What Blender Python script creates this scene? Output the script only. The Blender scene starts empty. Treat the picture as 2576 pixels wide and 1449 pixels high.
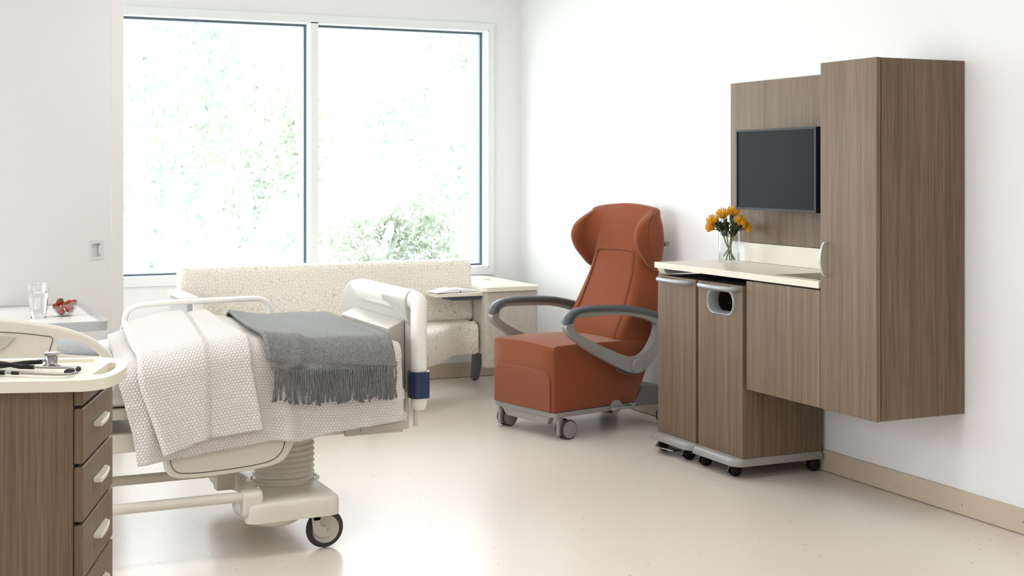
import bpy, bmesh, math, random
from math import sin, cos, pi, radians, sqrt, atan2
from mathutils import Vector, Matrix
from mathutils.geometry import tessellate_polygon

random.seed(7)
SC = bpy.context.scene
COL = SC.collection


# ------------------------------------------------------------------ materials
def lin(c):
    c = c / 255.0
    return c / 12.92 if c <= 0.04045 else ((c + 0.055) / 1.055) ** 2.4


def rgb(r, g, b):
    return (lin(r), lin(g), lin(b), 1.0)


class N:
    """small node-tree writer"""

    def __init__(s, name):
        s.m = bpy.data.materials.new(name)
        s.m.use_nodes = True
        s.t = s.m.node_tree
        s.p = s.t.nodes['Principled BSDF']
        s.out = s.t.nodes['Material Output']

    def n(s, typ, **kw):
        nd = s.t.nodes.new(typ)
        for k, v in kw.items():
            if k.startswith('i_'):
                key = k[2:]
                key = int(key) if key.isdigit() else key.replace('_', ' ')
                nd.inputs[key].default_value = v
            else:
                setattr(nd, k, v)
        return nd

    def l(s, a, ai, b, bi):
        s.t.links.new(a.outputs[ai], b.inputs[bi])

    def set(s, **kw):
        for k, v in kw.items():
            s.p.inputs[k.replace('_', ' ')].default_value = v
        return s

    def coord(s, out='Object', scale=(1, 1, 1), rot=(0, 0, 0)):
        tc = s.n('ShaderNodeTexCoord')
        mp = s.n('ShaderNodeMapping')
        mp.inputs['Scale'].default_value = scale
        mp.inputs['Rotation'].default_value = rot
        s.l(tc, out, mp, 'Vector')
        return mp

    def math(s, op, a, b=None, v=None):
        m = s.n('ShaderNodeMath', operation=op)
        s.t.links.new(a, m.inputs[0])
        if b is not None:
            s.t.links.new(b, m.inputs[1])
        if v is not None:
            m.inputs[1].default_value = v
        return m.outputs[0]

    def vmath(s, op, a, b=None, v=None):
        m = s.n('ShaderNodeVectorMath', operation=op)
        s.t.links.new(a, m.inputs[0])
        if b is not None:
            s.t.links.new(b, m.inputs[1])
        if v is not None:
            m.inputs[1].default_value = v
        return m

    def ramp(s, fac, stops):
        r = s.n('ShaderNodeValToRGB')
        els = r.color_ramp.elements
        while len(els) < len(stops):
            els.new(0.5)
        for e, (p, c) in zip(els, stops):
            e.position = p
            e.color = c
        s.t.links.new(fac, r.inputs['Fac'])
        return r

    def bump(s, h, strength=0.3, dist=0.001):
        b = s.n('ShaderNodeBump')
        b.inputs['Strength'].default_value = strength
        b.inputs['Distance'].default_value = dist
        s.t.links.new(h, b.inputs['Height'])
        s.l(b, 'Normal', s.p, 'Normal')
        return b


def plain(name, col, rough=0.5, metal=0.0, spec=0.5, grain=0.0, gscale=60, coat=0.0):
    w = N(name)
    w.set(Roughness=rough, Metallic=metal)
    w.p.inputs['Specular IOR Level'].default_value = spec
    w.p.inputs['Coat Weight'].default_value = coat
    w.p.inputs['Base Color'].default_value = col
    mp = w.coord('Object')
    no = w.n('ShaderNodeTexNoise', i_Scale=gscale, i_Detail=3.0)
    w.l(mp, 0, no, 'Vector')
    k = 0.012
    r = w.ramp(no.outputs['Fac'], [(0.3, tuple(c * (1 - k) for c in col[:3]) + (1,)), (0.7, tuple(min(1, c * (1 + k)) for c in col[:3]) + (1,))])
    w.l(r, 'Color', w.p, 'Base Color')
    if grain:
        w.bump(no.outputs['Fac'], grain, 0.001)
    return w.m


def wood(name, dark, mid, light, horiz=False):
    w = N(name)
    w.set(Roughness=0.5)
    w.p.inputs['Specular IOR Level'].default_value = 0.3
    mp = w.coord('Object', (1, 1, 0.012))
    fine = w.n('ShaderNodeTexNoise', i_Scale=290.0, i_Detail=2.0, i_Roughness=0.6)
    w.l(mp, 0, fine, 'Vector')
    broad = w.n('ShaderNodeTexNoise', i_Scale=26.0, i_Detail=3.0)
    w.l(mp, 0, broad, 'Vector')
    mp2 = w.coord('Object', (1, 1, 0.05))
    med = w.n('ShaderNodeTexNoise', i_Scale=640.0, i_Detail=1.0)
    w.l(mp2, 0, med, 'Vector')
    a = w.math('MULTIPLY', fine.outputs['Fac'], v=0.55)
    b = w.math('MULTIPLY', broad.outputs['Fac'], v=0.33)
    c = w.math('MULTIPLY', med.outputs['Fac'], v=0.12)
    s = w.math('ADD', w.math('ADD', a, b), c)
    r = w.ramp(s, [(0.36, dark), (0.5, mid), (0.66, light)])
    w.l(r, 'Color', w.p, 'Base Color')
    w.bump(fine.outputs['Fac'], 0.12, 0.0006)
    return w.m


def speckle(name, base, rough, coat, spec=0.5):
    w = N(name)
    w.set(Roughness=rough)
    w.p.inputs['Specular IOR Level'].default_value = spec
    w.p.inputs['Coat Weight'].default_value = coat
    w.p.inputs['Coat Roughness'].default_value = 0.22
    mp = w.coord('Object')
    g = w.n('ShaderNodeTexNoise', i_Scale=420.0, i_Detail=2.0)
    w.l(mp, 0, g, 'Vector')
    r = w.ramp(g.outputs['Fac'], [(0.3, tuple(c * 0.94 for c in base[:3]) + (1,)), (0.7, tuple(min(1, c * 1.05) for c in base[:3]) + (1,))])
    vo = w.n('ShaderNodeTexVoronoi', i_Scale=26.0)
    mp2 = w.coord('Object', (1, 1.0, 1))
    w.l(mp2, 0, vo, 'Vector')
    # only some cells carry a fleck
    wn = w.n('ShaderNodeTexWhiteNoise', noise_dimensions='3D')
    w.l(vo, 'Position', wn, 'Vector')
    pick = w.math('GREATER_THAN', wn.outputs['Value'], v=0.80)
    near = w.math('LESS_THAN', vo.outputs['Distance'], v=0.10)
    fl = w.math('MULTIPLY', pick, near)
    fl = w.math('MULTIPLY', fl, v=0.75)
    mx = w.n('ShaderNodeMix', data_type='RGBA')
    w.t.links.new(fl, mx.inputs[0])
    w.l(r, 'Color', mx, 6)
    mx.inputs[7].default_value = (0.10, 0.08, 0.065, 1)
    w.t.links.new(mx.outputs[2], w.p.inputs['Base Color'])
    w.bump(g.outputs['Fac'], 0.05, 0.0005)
    return w.m


def weave(name, c0, c1, scale=900, strength=0.35, rough=0.9, sheen=0.15, blot=0.0, uv=False):
    w = N(name)
    w.set(Roughness=rough)
    w.p.inputs['Specular IOR Level'].default_value = 0.15
    w.p.inputs['Sheen Weight'].default_value = sheen
    mp = w.coord('UV' if uv else 'Object')
    g = w.n('ShaderNodeTexNoise', i_Scale=float(scale), i_Detail=2.0)
    w.l(mp, 0, g, 'Vector')
    fac = g.outputs['Fac']
    if blot:
        g2 = w.n('ShaderNodeTexNoise', i_Scale=scale / 7.0, i_Detail=3.0)
        w.l(mp, 0, g2, 'Vector')
        fac = w.math('ADD', w.math('MULTIPLY', fac, v=1 - blot), w.math('MULTIPLY', g2.outputs['Fac'], v=blot))
    r = w.ramp(fac, [(0.33, c0), (0.67, c1)])
    w.l(r, 'Color', w.p, 'Base Color')
    w.bump(g.outputs['Fac'], strength, 0.001)
    return w.m


def cobble_fabric(name, base, line):
    w = N(name)
    w.set(Roughness=0.85)
    w.p.inputs['Specular IOR Level'].default_value = 0.2
    mp = w.coord('Object', (1, 0.35, 1))
    vo = w.n('ShaderNodeTexVoronoi', feature='DISTANCE_TO_EDGE', i_Scale=52.0, i_Randomness=0.8)
    w.l(mp, 0, vo, 'Vector')
    r = w.ramp(vo.outputs['Distance'], [(0.015, line), (0.07, base)])
    w.l(r, 'Color', w.p, 'Base Color')
    r2 = w.ramp(vo.outputs['Distance'], [(0.0, (0, 0, 0, 1)), (0.16, (1, 1, 1, 1))])
    w.bump(r2.outputs['Color'], 0.15, 0.001)
    return w.m


def hexquilt(name, base, crease, cell=0.0118):
    w = N(name)
    w.set(Roughness=0.9)
    w.p.inputs['Specular IOR Level'].default_value = 0.15
    w.p.inputs['Sheen Weight'].default_value = 0.1
    mp = w.coord('UV', (1 / cell, 1 / cell, 1))
    # slight wobble so that rows are not ruled
    no = w.n('ShaderNodeTexNoise', i_Scale=0.25, i_Detail=2.0)
    w.l(mp, 0, no, 'Vector')
    off = w.vmath('SCALE', no.outputs['Color'])
    off.inputs['Scale'].default_value = 0.9
    p = w.vmath('ADD', mp.outputs[0], off.outputs[0]).outputs[0]
    S = (1.0, 1.7320508, 1.0)
    H = (0.5, 0.8660254, 0.5)
    a = w.vmath('SUBTRACT', w.vmath('MODULO', w.vmath('ADD', p, v=(1000, 1000 * 1.7320508, 0)).outputs[0], v=S).outputs[0], v=H).outputs[0]
    b0 = w.vmath('ADD', p, v=(1000.5, 1000 * 1.7320508 + 0.8660254, 0)).outputs[0]
    b = w.vmath('SUBTRACT', w.vmath('MODULO', b0, v=S).outputs[0], v=H).outputs[0]

    def flat_len(vec):
        q = w.vmath('MULTIPLY', vec, v=(1, 1, 0)).outputs[0]
        return w.vmath('LENGTH', q).outputs['Value']
    d = w.math('MINIMUM', flat_len(a), flat_len(b))
    h = w.math('MULTIPLY', d, d)
    hr = w.ramp(h, [(0.0, (1, 1, 1, 1)), (0.30, (0, 0, 0, 1))])
    r = w.ramp(d, [(0.40, base), (0.54, crease)])
    w.l(r, 'Color', w.p, 'Base Color')
    w.bump(hr.outputs['Color'], 0.75, 0.003)
    return w.m


def clear_glass(name, tint=(1, 1, 1, 1), ior=1.45, rough=0.0):
    w = N(name)
    w.set(Roughness=rough, IOR=ior)
    w.p.inputs['Base Color'].default_value = tint
    w.p.inputs['Transmission Weight'].default_value = 1.0
    return w.m


def thin_glass(name, refl=1.0, tint=(1, 1, 1, 1), base=0.03):
    """thin clear sheet: mostly see-through, reflecting more at grazing angles"""
    w = N(name)
    w.t.nodes.remove(w.p)
    tr = w.n('ShaderNodeBsdfTransparent')
    tr.inputs['Color'].default_value = tint
    gl = w.n('ShaderNodeBsdfGlossy', i_Roughness=0.02)
    lw = w.n('ShaderNodeLayerWeight', i_Blend=0.35)
    f = w.math('ADD', w.math('MULTIPLY', lw.outputs['Fresnel'], v=refl * 0.55), None, base)
    mx = w.n('ShaderNodeMixShader')
    w.t.links.new(f, mx.inputs[0])
    w.t.links.new(tr.outputs[0], mx.inputs[1])
    w.t.links.new(gl.outputs[0], mx.inputs[2])
    w.t.links.new(mx.outputs[0], w.out.inputs['Surface'])
    return w.m


def emit(name, col, strength):
    w = N(name)
    w.set(Roughness=0.6)
    w.p.inputs['Base Color'].default_value = col
    w.p.inputs['Emission Color'].default_value = col
    w.p.inputs['Emission Strength'].default_value = strength
    return w.m


def leafy(name, c0, c1, transl=0.35):
    w = N(name)
    w.set(Roughness=0.6)
    oi = w.n('ShaderNodeTexNoise', i_Scale=1.7, i_Detail=4.0)
    mp = w.coord('Object')
    w.l(mp, 0, oi, 'Vector')
    r = w.ramp(oi.outputs['Fac'], [(0.35, c0), (0.65, c1)])
    w.l(r, 'Color', w.p, 'Base Color')
    ts = w.n('ShaderNodeBsdfTranslucent')
    w.l(r, 'Color', ts, 'Color')
    mx = w.n('ShaderNodeMixShader')
    mx.inputs[0].default_value = transl
    w.t.links.new(w.p.outputs[0], mx.inputs[1])
    w.t.links.new(ts.outputs[0], mx.inputs[2])
    w.t.links.new(mx.outputs[0], w.out.inputs['Surface'])
    return w.m


def wall_paint(name, col):
    w = N(name)
    w.set(Roughness=0.75)
    w.p.inputs['Specular IOR Level'].default_value = 0.25
    w.p.inputs['Base Color'].default_value = col
    mp = w.coord('Object')
    g = w.n('ShaderNodeTexNoise', i_Scale=9.0, i_Detail=6.0, i_Roughness=0.6)
    w.l(mp, 0, g, 'Vector')
    w.bump(g.outputs['Fac'], 0.10, 0.004)
    return w.m


def strawberry_skin(name):
    w = N(name)
    w.set(Roughness=0.35)
    mp = w.coord('Object')
    vo = w.n('ShaderNodeTexVoronoi', i_Scale=230.0)
    w.l(mp, 0, vo, 'Vector')
    r = w.ramp(vo.outputs['Distance'], [(0.0, rgb(225, 160, 60)), (0.18, rgb(225, 160, 60)), (0.28, rgb(158, 12, 20)), (1.0, rgb(180, 24, 22))])
    w.l(r, 'Color', w.p, 'Base Color')
    w.bump(vo.outputs['Distance'], 0.5, 0.001)
    return w.m


M = {}
M['wall'] = wall_paint('white_wall_paint', (0.83, 0.83, 0.83, 1))
M['door'] = wall_paint('white_door_laminate', (0.77, 0.765, 0.755, 1))
M['casing'] = plain('window_casing_paint', (0.80, 0.81, 0.82, 1), 0.4)
M['gasket'] = plain('dark_window_gasket', rgb(92, 104, 114), 0.4)
M['floor'] = speckle('speckled_vinyl_floor', (0.73, 0.655, 0.59, 1), 0.42, 0.45)
M['base'] = speckle('speckled_vinyl_base', (0.56, 0.465, 0.37, 1), 0.5, 0.0)
M['wood'] = wood('brown_wood_laminate', rgb(95, 77, 62), rgb(116, 97, 80), rgb(134, 115, 97))
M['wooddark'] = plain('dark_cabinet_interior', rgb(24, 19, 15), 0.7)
M['cream'] = plain('cream_solid_surface', rgb(231, 226, 211), 0.28, spec=0.5)
M['counter'] = plain('cream_worktop', rgb(218, 212, 197), 0.3, spec=0.5)
M['tray_cream'] = plain('cream_cart_top', rgb(236, 231, 216), 0.3)
M['bedp'] = plain('warm_grey_bed_plastic', rgb(214, 207, 196), 0.32)
M['bedlight'] = plain('off_white_bed_plastic', rgb(232, 229, 223), 0.25, spec=0.6)
M['bedgrey'] = plain('pale_grey_bed_plastic', rgb(188, 182, 173), 0.35)
M['line'] = plain('dark_seam_line', rgb(50, 43, 38), 0.6)
M['mattress'] = weave('white_mattress_cover', rgb(226, 224, 221), rgb(238, 237, 235), 160, 0.3)
M['sheetgrey'] = weave('grey_bed_sheet', rgb(158, 160, 162), rgb(172, 174, 175), 120, 0.3)
M['quilt'] = hexquilt('white_honeycomb_quilt', rgb(221, 216, 212), rgb(190, 181, 174))
M['throw'] = weave('grey_wool_throw', rgb(58, 59, 60), rgb(156, 157, 156), 330, 0.6, blot=0.12, uv=True)
M['tassel'] = weave('grey_wool_yarn', rgb(88, 90, 88), rgb(128, 129, 127), 700, 0.6)
M['navy'] = plain('navy_vinyl_sleeve', rgb(28, 42, 82), 0.25, grain=0.2, gscale=30)
M['rubber'] = plain('black_rubber', rgb(44, 42, 40), 0.6)
M['blackp'] = plain('black_plastic', rgb(26, 26, 27), 0.45, spec=0.25)
M['steel'] = plain('brushed_steel', rgb(160, 159, 157), 0.25, metal=1.0)
M['silver'] = plain('silver_painted_metal', rgb(156, 158, 160), 0.4, metal=0.3)
M['greym'] = plain('warm_grey_powder_coat', rgb(151, 148, 144), 0.42, metal=0.15)
M['darkgrey'] = plain('dark_grey_powder_coat', rgb(108, 108, 107), 0.5)
M['charcoal'] = plain('charcoal_arm_pad', rgb(72, 76, 80), 0.42)
M['orange'] = weave('orange_upholstery', rgb(126, 65, 39), rgb(140, 76, 47), 620, 0.3, sheen=0.2)
M['orangeseam'] = weave('orange_seam', rgb(100, 51, 31), rgb(112, 58, 37), 620, 0.3)
M['sofa'] = cobble_fabric('cream_cobble_fabric', rgb(231, 226, 217), rgb(203, 193, 175))
M['taupe'] = weave('taupe_panel_fabric', rgb(176, 168, 157), rgb(200, 193, 183), 260, 0.35, blot=0.4)
M['armgrey'] = weave('cool_grey_panel_fabric', rgb(172, 173, 172), rgb(190, 191, 190), 260, 0.3)
M['slate'] = plain('slate_metal', rgb(84, 96, 104), 0.45)
M['legm'] = plain('sofa_leg_grey', rgb(98, 99, 99), 0.45)
M['screen'] = plain('dark_screen_glass', rgb(24, 24, 29), 0.4, spec=0.05)
M['paper'] = plain('white_paper', rgb(245, 245, 247), 0.8)
M['tabletop'] = plain('light_grey_laminate', rgb(228, 225, 221), 0.35)
M['tableedge'] = plain('mid_grey_edge', rgb(170, 170, 171), 0.4)
M['pull'] = plain('satin_grey_pull', rgb(182, 184, 184), 0.4, metal=0.2)
M['doorpull'] = plain('pale_grey_pull', rgb(212, 214, 214), 0.45)
M['green'] = plain('green_indicator', rgb(20, 120, 45), 0.5)
M['glass'] = clear_glass('clear_glass')
M['water'] = clear_glass('water', ior=1.33)
M['thin'] = thin_glass('thin_vase_glass', 0.7, (0.97, 0.98, 0.975, 1), 0.02)
M['pane'] = thin_glass('window_pane_glass', 0.8, (0.97, 0.985, 0.98, 1), 0.02)
M['berry'] = strawberry_skin('strawberry_skin')
M['calyx'] = plain('strawberry_leaf', rgb(40, 92, 38), 0.5)
M['petal'] = weave('yellow_orange_bloom', rgb(238, 160, 16), rgb(252, 204, 44), 60, 0.1)
M['bloomcore'] = plain('dark_orange_bloom_core', rgb(176, 112, 20), 0.7)
M['stem'] = plain('flower_stem', rgb(126, 128, 78), 0.6)
M['leaf'] = plain('dark_green_leaf', rgb(52, 74, 40), 0.45)
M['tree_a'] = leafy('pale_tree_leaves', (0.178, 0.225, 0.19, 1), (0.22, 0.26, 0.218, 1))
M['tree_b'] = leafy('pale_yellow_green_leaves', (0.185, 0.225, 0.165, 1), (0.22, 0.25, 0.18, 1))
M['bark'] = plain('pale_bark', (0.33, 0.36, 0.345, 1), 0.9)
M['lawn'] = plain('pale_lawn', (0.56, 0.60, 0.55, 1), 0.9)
M['lamp'] = emit('fill_diffuser', (1.0, 0.98, 0.955, 1), 3.4)  # glow of the added ceiling fill panels
M['lampframe'] = plain('fill_frame_white', (0.8, 0.8, 0.8, 1), 0.5)


# ------------------------------------------------------------------ mesh writer
class MB:
    def __init__(s):
        s.v = []
        s.f = []
        s.uv = None

    def add(s, vs, fs):
        o = len(s.v)
        s.v += [tuple(p) for p in vs]
        s.f += [tuple(i + o for i in f) for f in fs]
        return s

    def box(s, x0, x1, y0, y1, z0, z1):
        v = [(x, y, z) for x in (x0, x1) for y in (y0, y1) for z in (z0, z1)]
        return s.add(v, [(0, 1, 3, 2), (4, 6, 7, 5), (0, 4, 5, 1), (2, 3, 7, 6), (0, 2, 6, 4), (1, 5, 7, 3)])

    def prism(s, pts, h0, h1, axis='z', holes=()):
        """extrude a 2D outline (and holes) between h0 and h1 along an axis.
        axis z: (x,y); y: (x,z); x: (y,z)"""
        def P(p, h):
            return {'z': (p[0], p[1], h), 'y': (p[0], h, p[1]), 'x': (h, p[0], p[1])}[axis]
        loops = [list(pts)] + [list(h) for h in holes]
        flat = [p for lp in loops for p in lp]
        n = len(flat)
        if holes:
            tri = tessellate_polygon([[Vector((p[0], p[1], 0)) for p in lp] for lp in loops])
            caps = [tuple(t) for t in tri]
        else:
            caps = [tuple(range(n))]
        v = [P(p, h0) for p in flat] + [P(p, h1) for p in flat]
        f = []
        # orient caps
        def area(lp):
            return sum(lp[i - 1][0] * lp[i][1] - lp[i][0] * lp[i - 1][1] for i in range(len(lp)))
        for c in caps:
            f.append(tuple(reversed(c)))
            f.append(tuple(i + n for i in c))
        o = 0
        for lp in loops:
            m = len(lp)
            for i in range(m):
                j = (i + 1) % m
                f.append((o + i, o + j, o + j + n, o + i + n))
            o += m
        return s.add(v, f)

    def tube(s, path, r, n=10, cap=True, sq=None):
        """round tube along a path; r a number or a list"""
        path = [Vector(p) for p in path]
        m = len(path)
        rs = r if isinstance(r, (list, tuple)) else [r] * m
        vs, fs = [], []
        up = Vector((0, 0, 1))
        prev = None
        for i, p in enumerate(path):
            t = (path[min(i + 1, m - 1)] - path[max(i - 1, 0)])
            if t.length < 1e-9:
                t = Vector((0, 0, 1))
            t.normalize()
            if prev is None:
                a = up if abs(t.dot(up)) < 0.9 else Vector((1, 0, 0))
                nx = a.cross(t).normalized()
            else:
                nx = (prev - t * prev.dot(t))
                nx = nx.normalized() if nx.length > 1e-6 else up.cross(t).normalized()
            prev = nx
            ny = t.cross(nx)
            for k in range(n):
                a = 2 * pi * k / n
                vs.append(p + (nx * cos(a) + ny * sin(a)) * rs[i])
        for i in range(m - 1):
            for k in range(n):
                k2 = (k + 1) % n
                fs.append((i * n + k, i * n + k2, (i + 1) * n + k2, (i + 1) * n + k))
        if cap:
            fs.append(tuple(range(n - 1, -1, -1)))
            fs.append(tuple((m - 1) * n + k for k in range(n)))
        return s.add(vs, fs)

    def lathe(s, prof, c=(0, 0, 0), n=32, axis='z', sx=1.0, sy=1.0, cap0=True, cap1=True):
        """profile of (radius, height) turned about an axis through c"""
        vs, fs = [], []
        for r, h in prof:
            for k in range(n):
                a = 2 * pi * k / n
                x, y = r * cos(a) * sx, r * sin(a) * sy
                q = {'z': (x, y, h), 'y': (x, h, -y), 'x': (h, x, y)}[axis]
                vs.append((c[0] + q[0], c[1] + q[1], c[2] + q[2]))
        m = len(prof)
        for i in range(m - 1):
            for k in range(n):
                k2 = (k + 1) % n
                fs.append((i * n + k, i * n + k2, (i + 1) * n + k2, (i + 1) * n + k))
        if cap0:
            fs.append(tuple(range(n - 1, -1, -1)))
        if cap1:
            fs.append(tuple((m - 1) * n + k for k in range(n)))
        return s.add(vs, fs)

    def loft(s, rings, cap=True, closed=True):
        n = len(rings[0])
        vs = [p for r in rings for p in r]
        fs = []
        for i in range(len(rings) - 1):
            for k in range(n if closed else n - 1):
                k2 = (k + 1) % n
                fs.append((i * n + k, i * n + k2, (i + 1) * n + k2, (i + 1) * n + k))
        if cap and closed:
            fs.append(tuple(range(n - 1, -1, -1)))
            fs.append(tuple((len(rings) - 1) * n + k for k in range(n)))
        return s.add(vs, fs)

    def grid(s, fn, nu, nv):
        """surface fn(i/nu, j/nv) -> (point, uv)"""
        vs, uvs, fs = [], [], []
        for j in range(nv + 1):
            for i in range(nu + 1):
                p, q = fn(i / nu, j / nv)
                vs.append(p)
                uvs.append(q)
        for j in range(nv):
            for i in range(nu):
                a = j * (nu + 1) + i
                fs.append((a, a + 1, a + nu + 2, a + nu + 1))
        s.uv = uvs
        return s.add(vs, fs)

    def build(s, name, m, parent=None, bevel=0.0, seg=3, sub=0, solid=0.0, angle=38, smooth=True, wld=None):
        me = bpy.data.meshes.new(name)
        vs = s.v
        if parent is not None:
            w = root_of(parent)
            if w.get('_w'):
                L = w.location
                vs = [(p[0] - L[0], p[1] - L[1], p[2] - L[2]) for p in vs]
        me.from_pydata(vs, [], s.f)
        bm = bmesh.new()
        bm.from_mesh(me)
        bmesh.ops.recalc_face_normals(bm, faces=bm.faces)
        bm.to_mesh(me)
        bm.free()
        if s.uv:
            ul = me.uv_layers.new(name='UVMap')
            for lp in me.loops:
                ul.data[lp.index].uv = s.uv[lp.vertex_index]
        me.materials.append(m if not isinstance(m, str) else M[m])
        if smooth:
            for p in me.polygons:
                p.use_smooth = True
            if not sub and angle:
                me.set_sharp_from_angle(angle=radians(angle))
        o = bpy.data.objects.new(name, me)
        COL.objects.link(o)
        if parent is not None:
            o.parent = parent
        if solid:
            d = o.modifiers.new('thick', 'SOLIDIFY')
            d.thickness = solid
            d.offset = -1
        if bevel:
            d = o.modifiers.new('round', 'BEVEL')
            d.width = bevel
            d.segments = seg
            d.limit_method = 'ANGLE'
            d.angle_limit = radians(32)
            d.harden_normals = True
        if sub:
            d = o.modifiers.new('sub', 'SUBSURF')
            d.levels = sub
            d.render_levels = sub
        return o


def root_of(o):
    while o.parent is not None:
        o = o.parent
    return o


def tag(o, label=None, cat=None, group=None, kind=None):
    if label:
        o['label'] = label
    if cat:
        o['category'] = cat
    if group:
        o['group'] = group
    if kind:
        o['kind'] = kind
    return o


def thing(name, label, cat, loc=(0, 0, 0), rz=0.0, group=None, world=True, kind=None):
    """an Empty at the thing's base; with world=True its parts are given in room coordinates"""
    o = bpy.data.objects.new(name, None)
    o.empty_display_size = 0.05
    COL.objects.link(o)
    o.location = loc
    o.rotation_euler = (0, 0, rz)
    if world and abs(rz) < 1e-9:
        o['_w'] = 1
    return tag(o, label, cat, group, kind)


def copy_tree(o, parent=None):
    c = o.copy()
    COL.objects.link(c)
    c.parent = parent
    for ch in list(o.children):
        copy_tree(ch, c)
    return c


def rrect(x0, x1, y0, y1, r, n=6):
    """rounded rectangle outline; r one radius or four (x1y1, x0y1, x0y0, x1y0)"""
    rr = r if isinstance(r, (list, tuple)) else [r] * 4
    out = []
    for (cx, cy, a0, q) in ((x1 - rr[0], y1 - rr[0], 0, rr[0]), (x0 + rr[1], y1 - rr[1], 90, rr[1]),
                            (x0 + rr[2], y0 + rr[2], 180, rr[2]), (x1 - rr[3], y0 + rr[3], 270, rr[3])):
        if q < 1e-6:
            out.append((cx, cy))
            continue
        for k in range(n + 1):
            a = radians(a0 + 90 * k / n)
            out.append((cx + q * cos(a), cy + q * sin(a)))
    return out


def catmull(pts, n=6, closed=False):
    P = [Vector(p) for p in pts]
    m = len(P)
    out = []
    rng = range(m) if closed else range(m - 1)
    for i in rng:
        p0 = P[(i - 1) % m] if closed or i > 0 else P[i] * 2 - P[i + 1]
        p1 = P[i]
        p2 = P[(i + 1) % m]
        p3 = P[(i + 2) % m] if closed or i + 2 < m else p2 * 2 - p1
        for k in range(n):
            t = k / n
            out.append(0.5 * ((2 * p1) + (p2 - p0) * t + (2 * p0 - 5 * p1 + 4 * p2 - p3) * t * t + (3 * p1 - p0 - 3 * p2 + p3) * t ** 3))
    if not closed:
        out.append(P[-1])
    return [tuple(p) for p in out]


def lerp(a, b, t):
    return a + (b - a) * t


def interp(tab, x):
    if x <= tab[0][0]:
        return tab[0][1]
    for (a, va), (b, vb) in zip(tab, tab[1:]):
        if x <= b:
            t = (x - a) / (b - a)
            return va + (vb - va) * t
    return tab[-1][1]


def sm(a, b, x):
    t = min(1, max(0, (x - a) / (b - a)))
    return t * t * (3 - 2 * t)


# ------------------------------------------------------------------ camera
TH = radians(24.75)
cam = bpy.data.cameras.new('camera')
cam.sensor_width = 36.0
cam.lens = 36.0 * 3412 / 2576
cam.shift_y = -(724.5 - 425) / 2576
co = bpy.data.objects.new('camera', cam)
COL.objects.link(co)
co.location = (0, 0, 1.37)
co.rotation_euler = (pi / 2, 0, -TH)
SC.camera = co

# ------------------------------------------------------------------ room shell
XR, YB, XL, YF, ZC = 3.87, 8.24, -1.25, -1.6, 2.75
WX0, WX1, WZ0, WZ1 = -0.98, 3.622, 0.722, 2.288


def struct(o):
    o['kind'] = 'structure'
    return o


struct(MB().box(XL - .1, XR + .1, YF - .1, YB + .1, -.12, 0).build('floor', 'floor'))
struct(MB().box(XL - .1, XR + .1, YF - .1, YB + .1, ZC, ZC + .1).build('ceiling', 'wall'))
struct(MB().box(XR, XR + .12, YF - .1, YB + .2, 0, ZC).build('wall_right', 'wall'))
LY0, LY1, LZ0, LZ1 = 3.9, 6.2, .55, 2.3
b = MB()
b.prism([(YF - .1, 0), (YB + .2, 0), (YB + .2, ZC), (YF - .1, ZC)], XL - .12, XL, 'x',
        holes=[[(LY0, LZ0), (LY0, LZ1), (LY1, LZ1), (LY1, LZ0)]])
struct(b.build('wall_left', 'wall', smooth=False))
w2 = thing('window_2', 'wide window in the left wall beyond the picture edge', 'window', (XL, 4, LZ0))
w2['kind'] = 'structure'
b = MB()
b.prism([(LY0 - .05, LZ0 - .05), (LY1 + .05, LZ0 - .05), (LY1 + .05, LZ1 + .05), (LY0 - .05, LZ1 + .05)], XL, XL + .02, 'x',
        holes=[[(LY0, LZ0), (LY0, LZ1), (LY1, LZ1), (LY1, LZ0)]])
b.build('window_casing', 'casing', w2, smooth=False)
MB().box(XL - .08, XL, 5.02, 5.08, LZ0, LZ1).build('mullion', 'casing', w2)
MB().box(XL - .060, XL - .055, LY0, LY1, LZ0, LZ1).build('pane', 'pane', w2)
struct(MB().box(XL, XR, YF - .12, YF, 0, ZC).build('wall_front', 'wall'))
b = MB()
b.prism([(XL, 0), (XR, 0), (XR, ZC), (XL, ZC)], YB, YB + .2, 'y',
        holes=[[(WX0, WZ0), (WX0, WZ1), (WX1, WZ1), (WX1, WZ0)]])
struct(b.build('wall_back', 'wall', smooth=False))
struct(MB().box(XR - .012, XR, YF, YB, .003, .098).build('baseboard_right', 'base', bevel=.002, seg=1))
struct(MB().box(XL, XR - .012, YB - .012, YB, .003, .098).build('baseboard_back', 'base', bevel=.002, seg=1))

# window: casing, mullions, gaskets, panes
win = thing('window_1', 'wide white framed window of tall panes along the back wall above the sofa', 'window', (1.3, YB, WZ0))
win['kind'] = 'structure'
b = MB()
b.prism([(WX0 - .045, WZ0 - .05), (WX1 + .038, WZ0 - .05), (WX1 + .038, WZ1 + .045), (WX0 - .045, WZ1 + .045)], YB - .02, YB, 'y',
        holes=[[(WX0, WZ0), (WX0, WZ1), (WX1, WZ1), (WX1, WZ0)]])
b.build('window_casing', 'casing', win, smooth=False)
b = MB()
for (x0, x1, z0, z1) in ((WX0, WX0 + .012, WZ0, WZ1), (WX1 - .006, WX1, WZ0, WZ1), (WX0, WX1, WZ0, WZ0 + .006), (WX0, WX1, WZ1 - .006, WZ1)):
    b.box(x0, x1, YB - .02, YB + .2, z0, z1)
b.build('window_lining', 'casing', win)
mulls = [0.016, 1.216, 2.430]
for x in mulls:
    MB().box(x - .024, x + .024, YB - .02, YB + .12, WZ0, WZ1).build('mullion', 'casing', win)
xs = [WX0] + mulls + [WX1]
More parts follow.
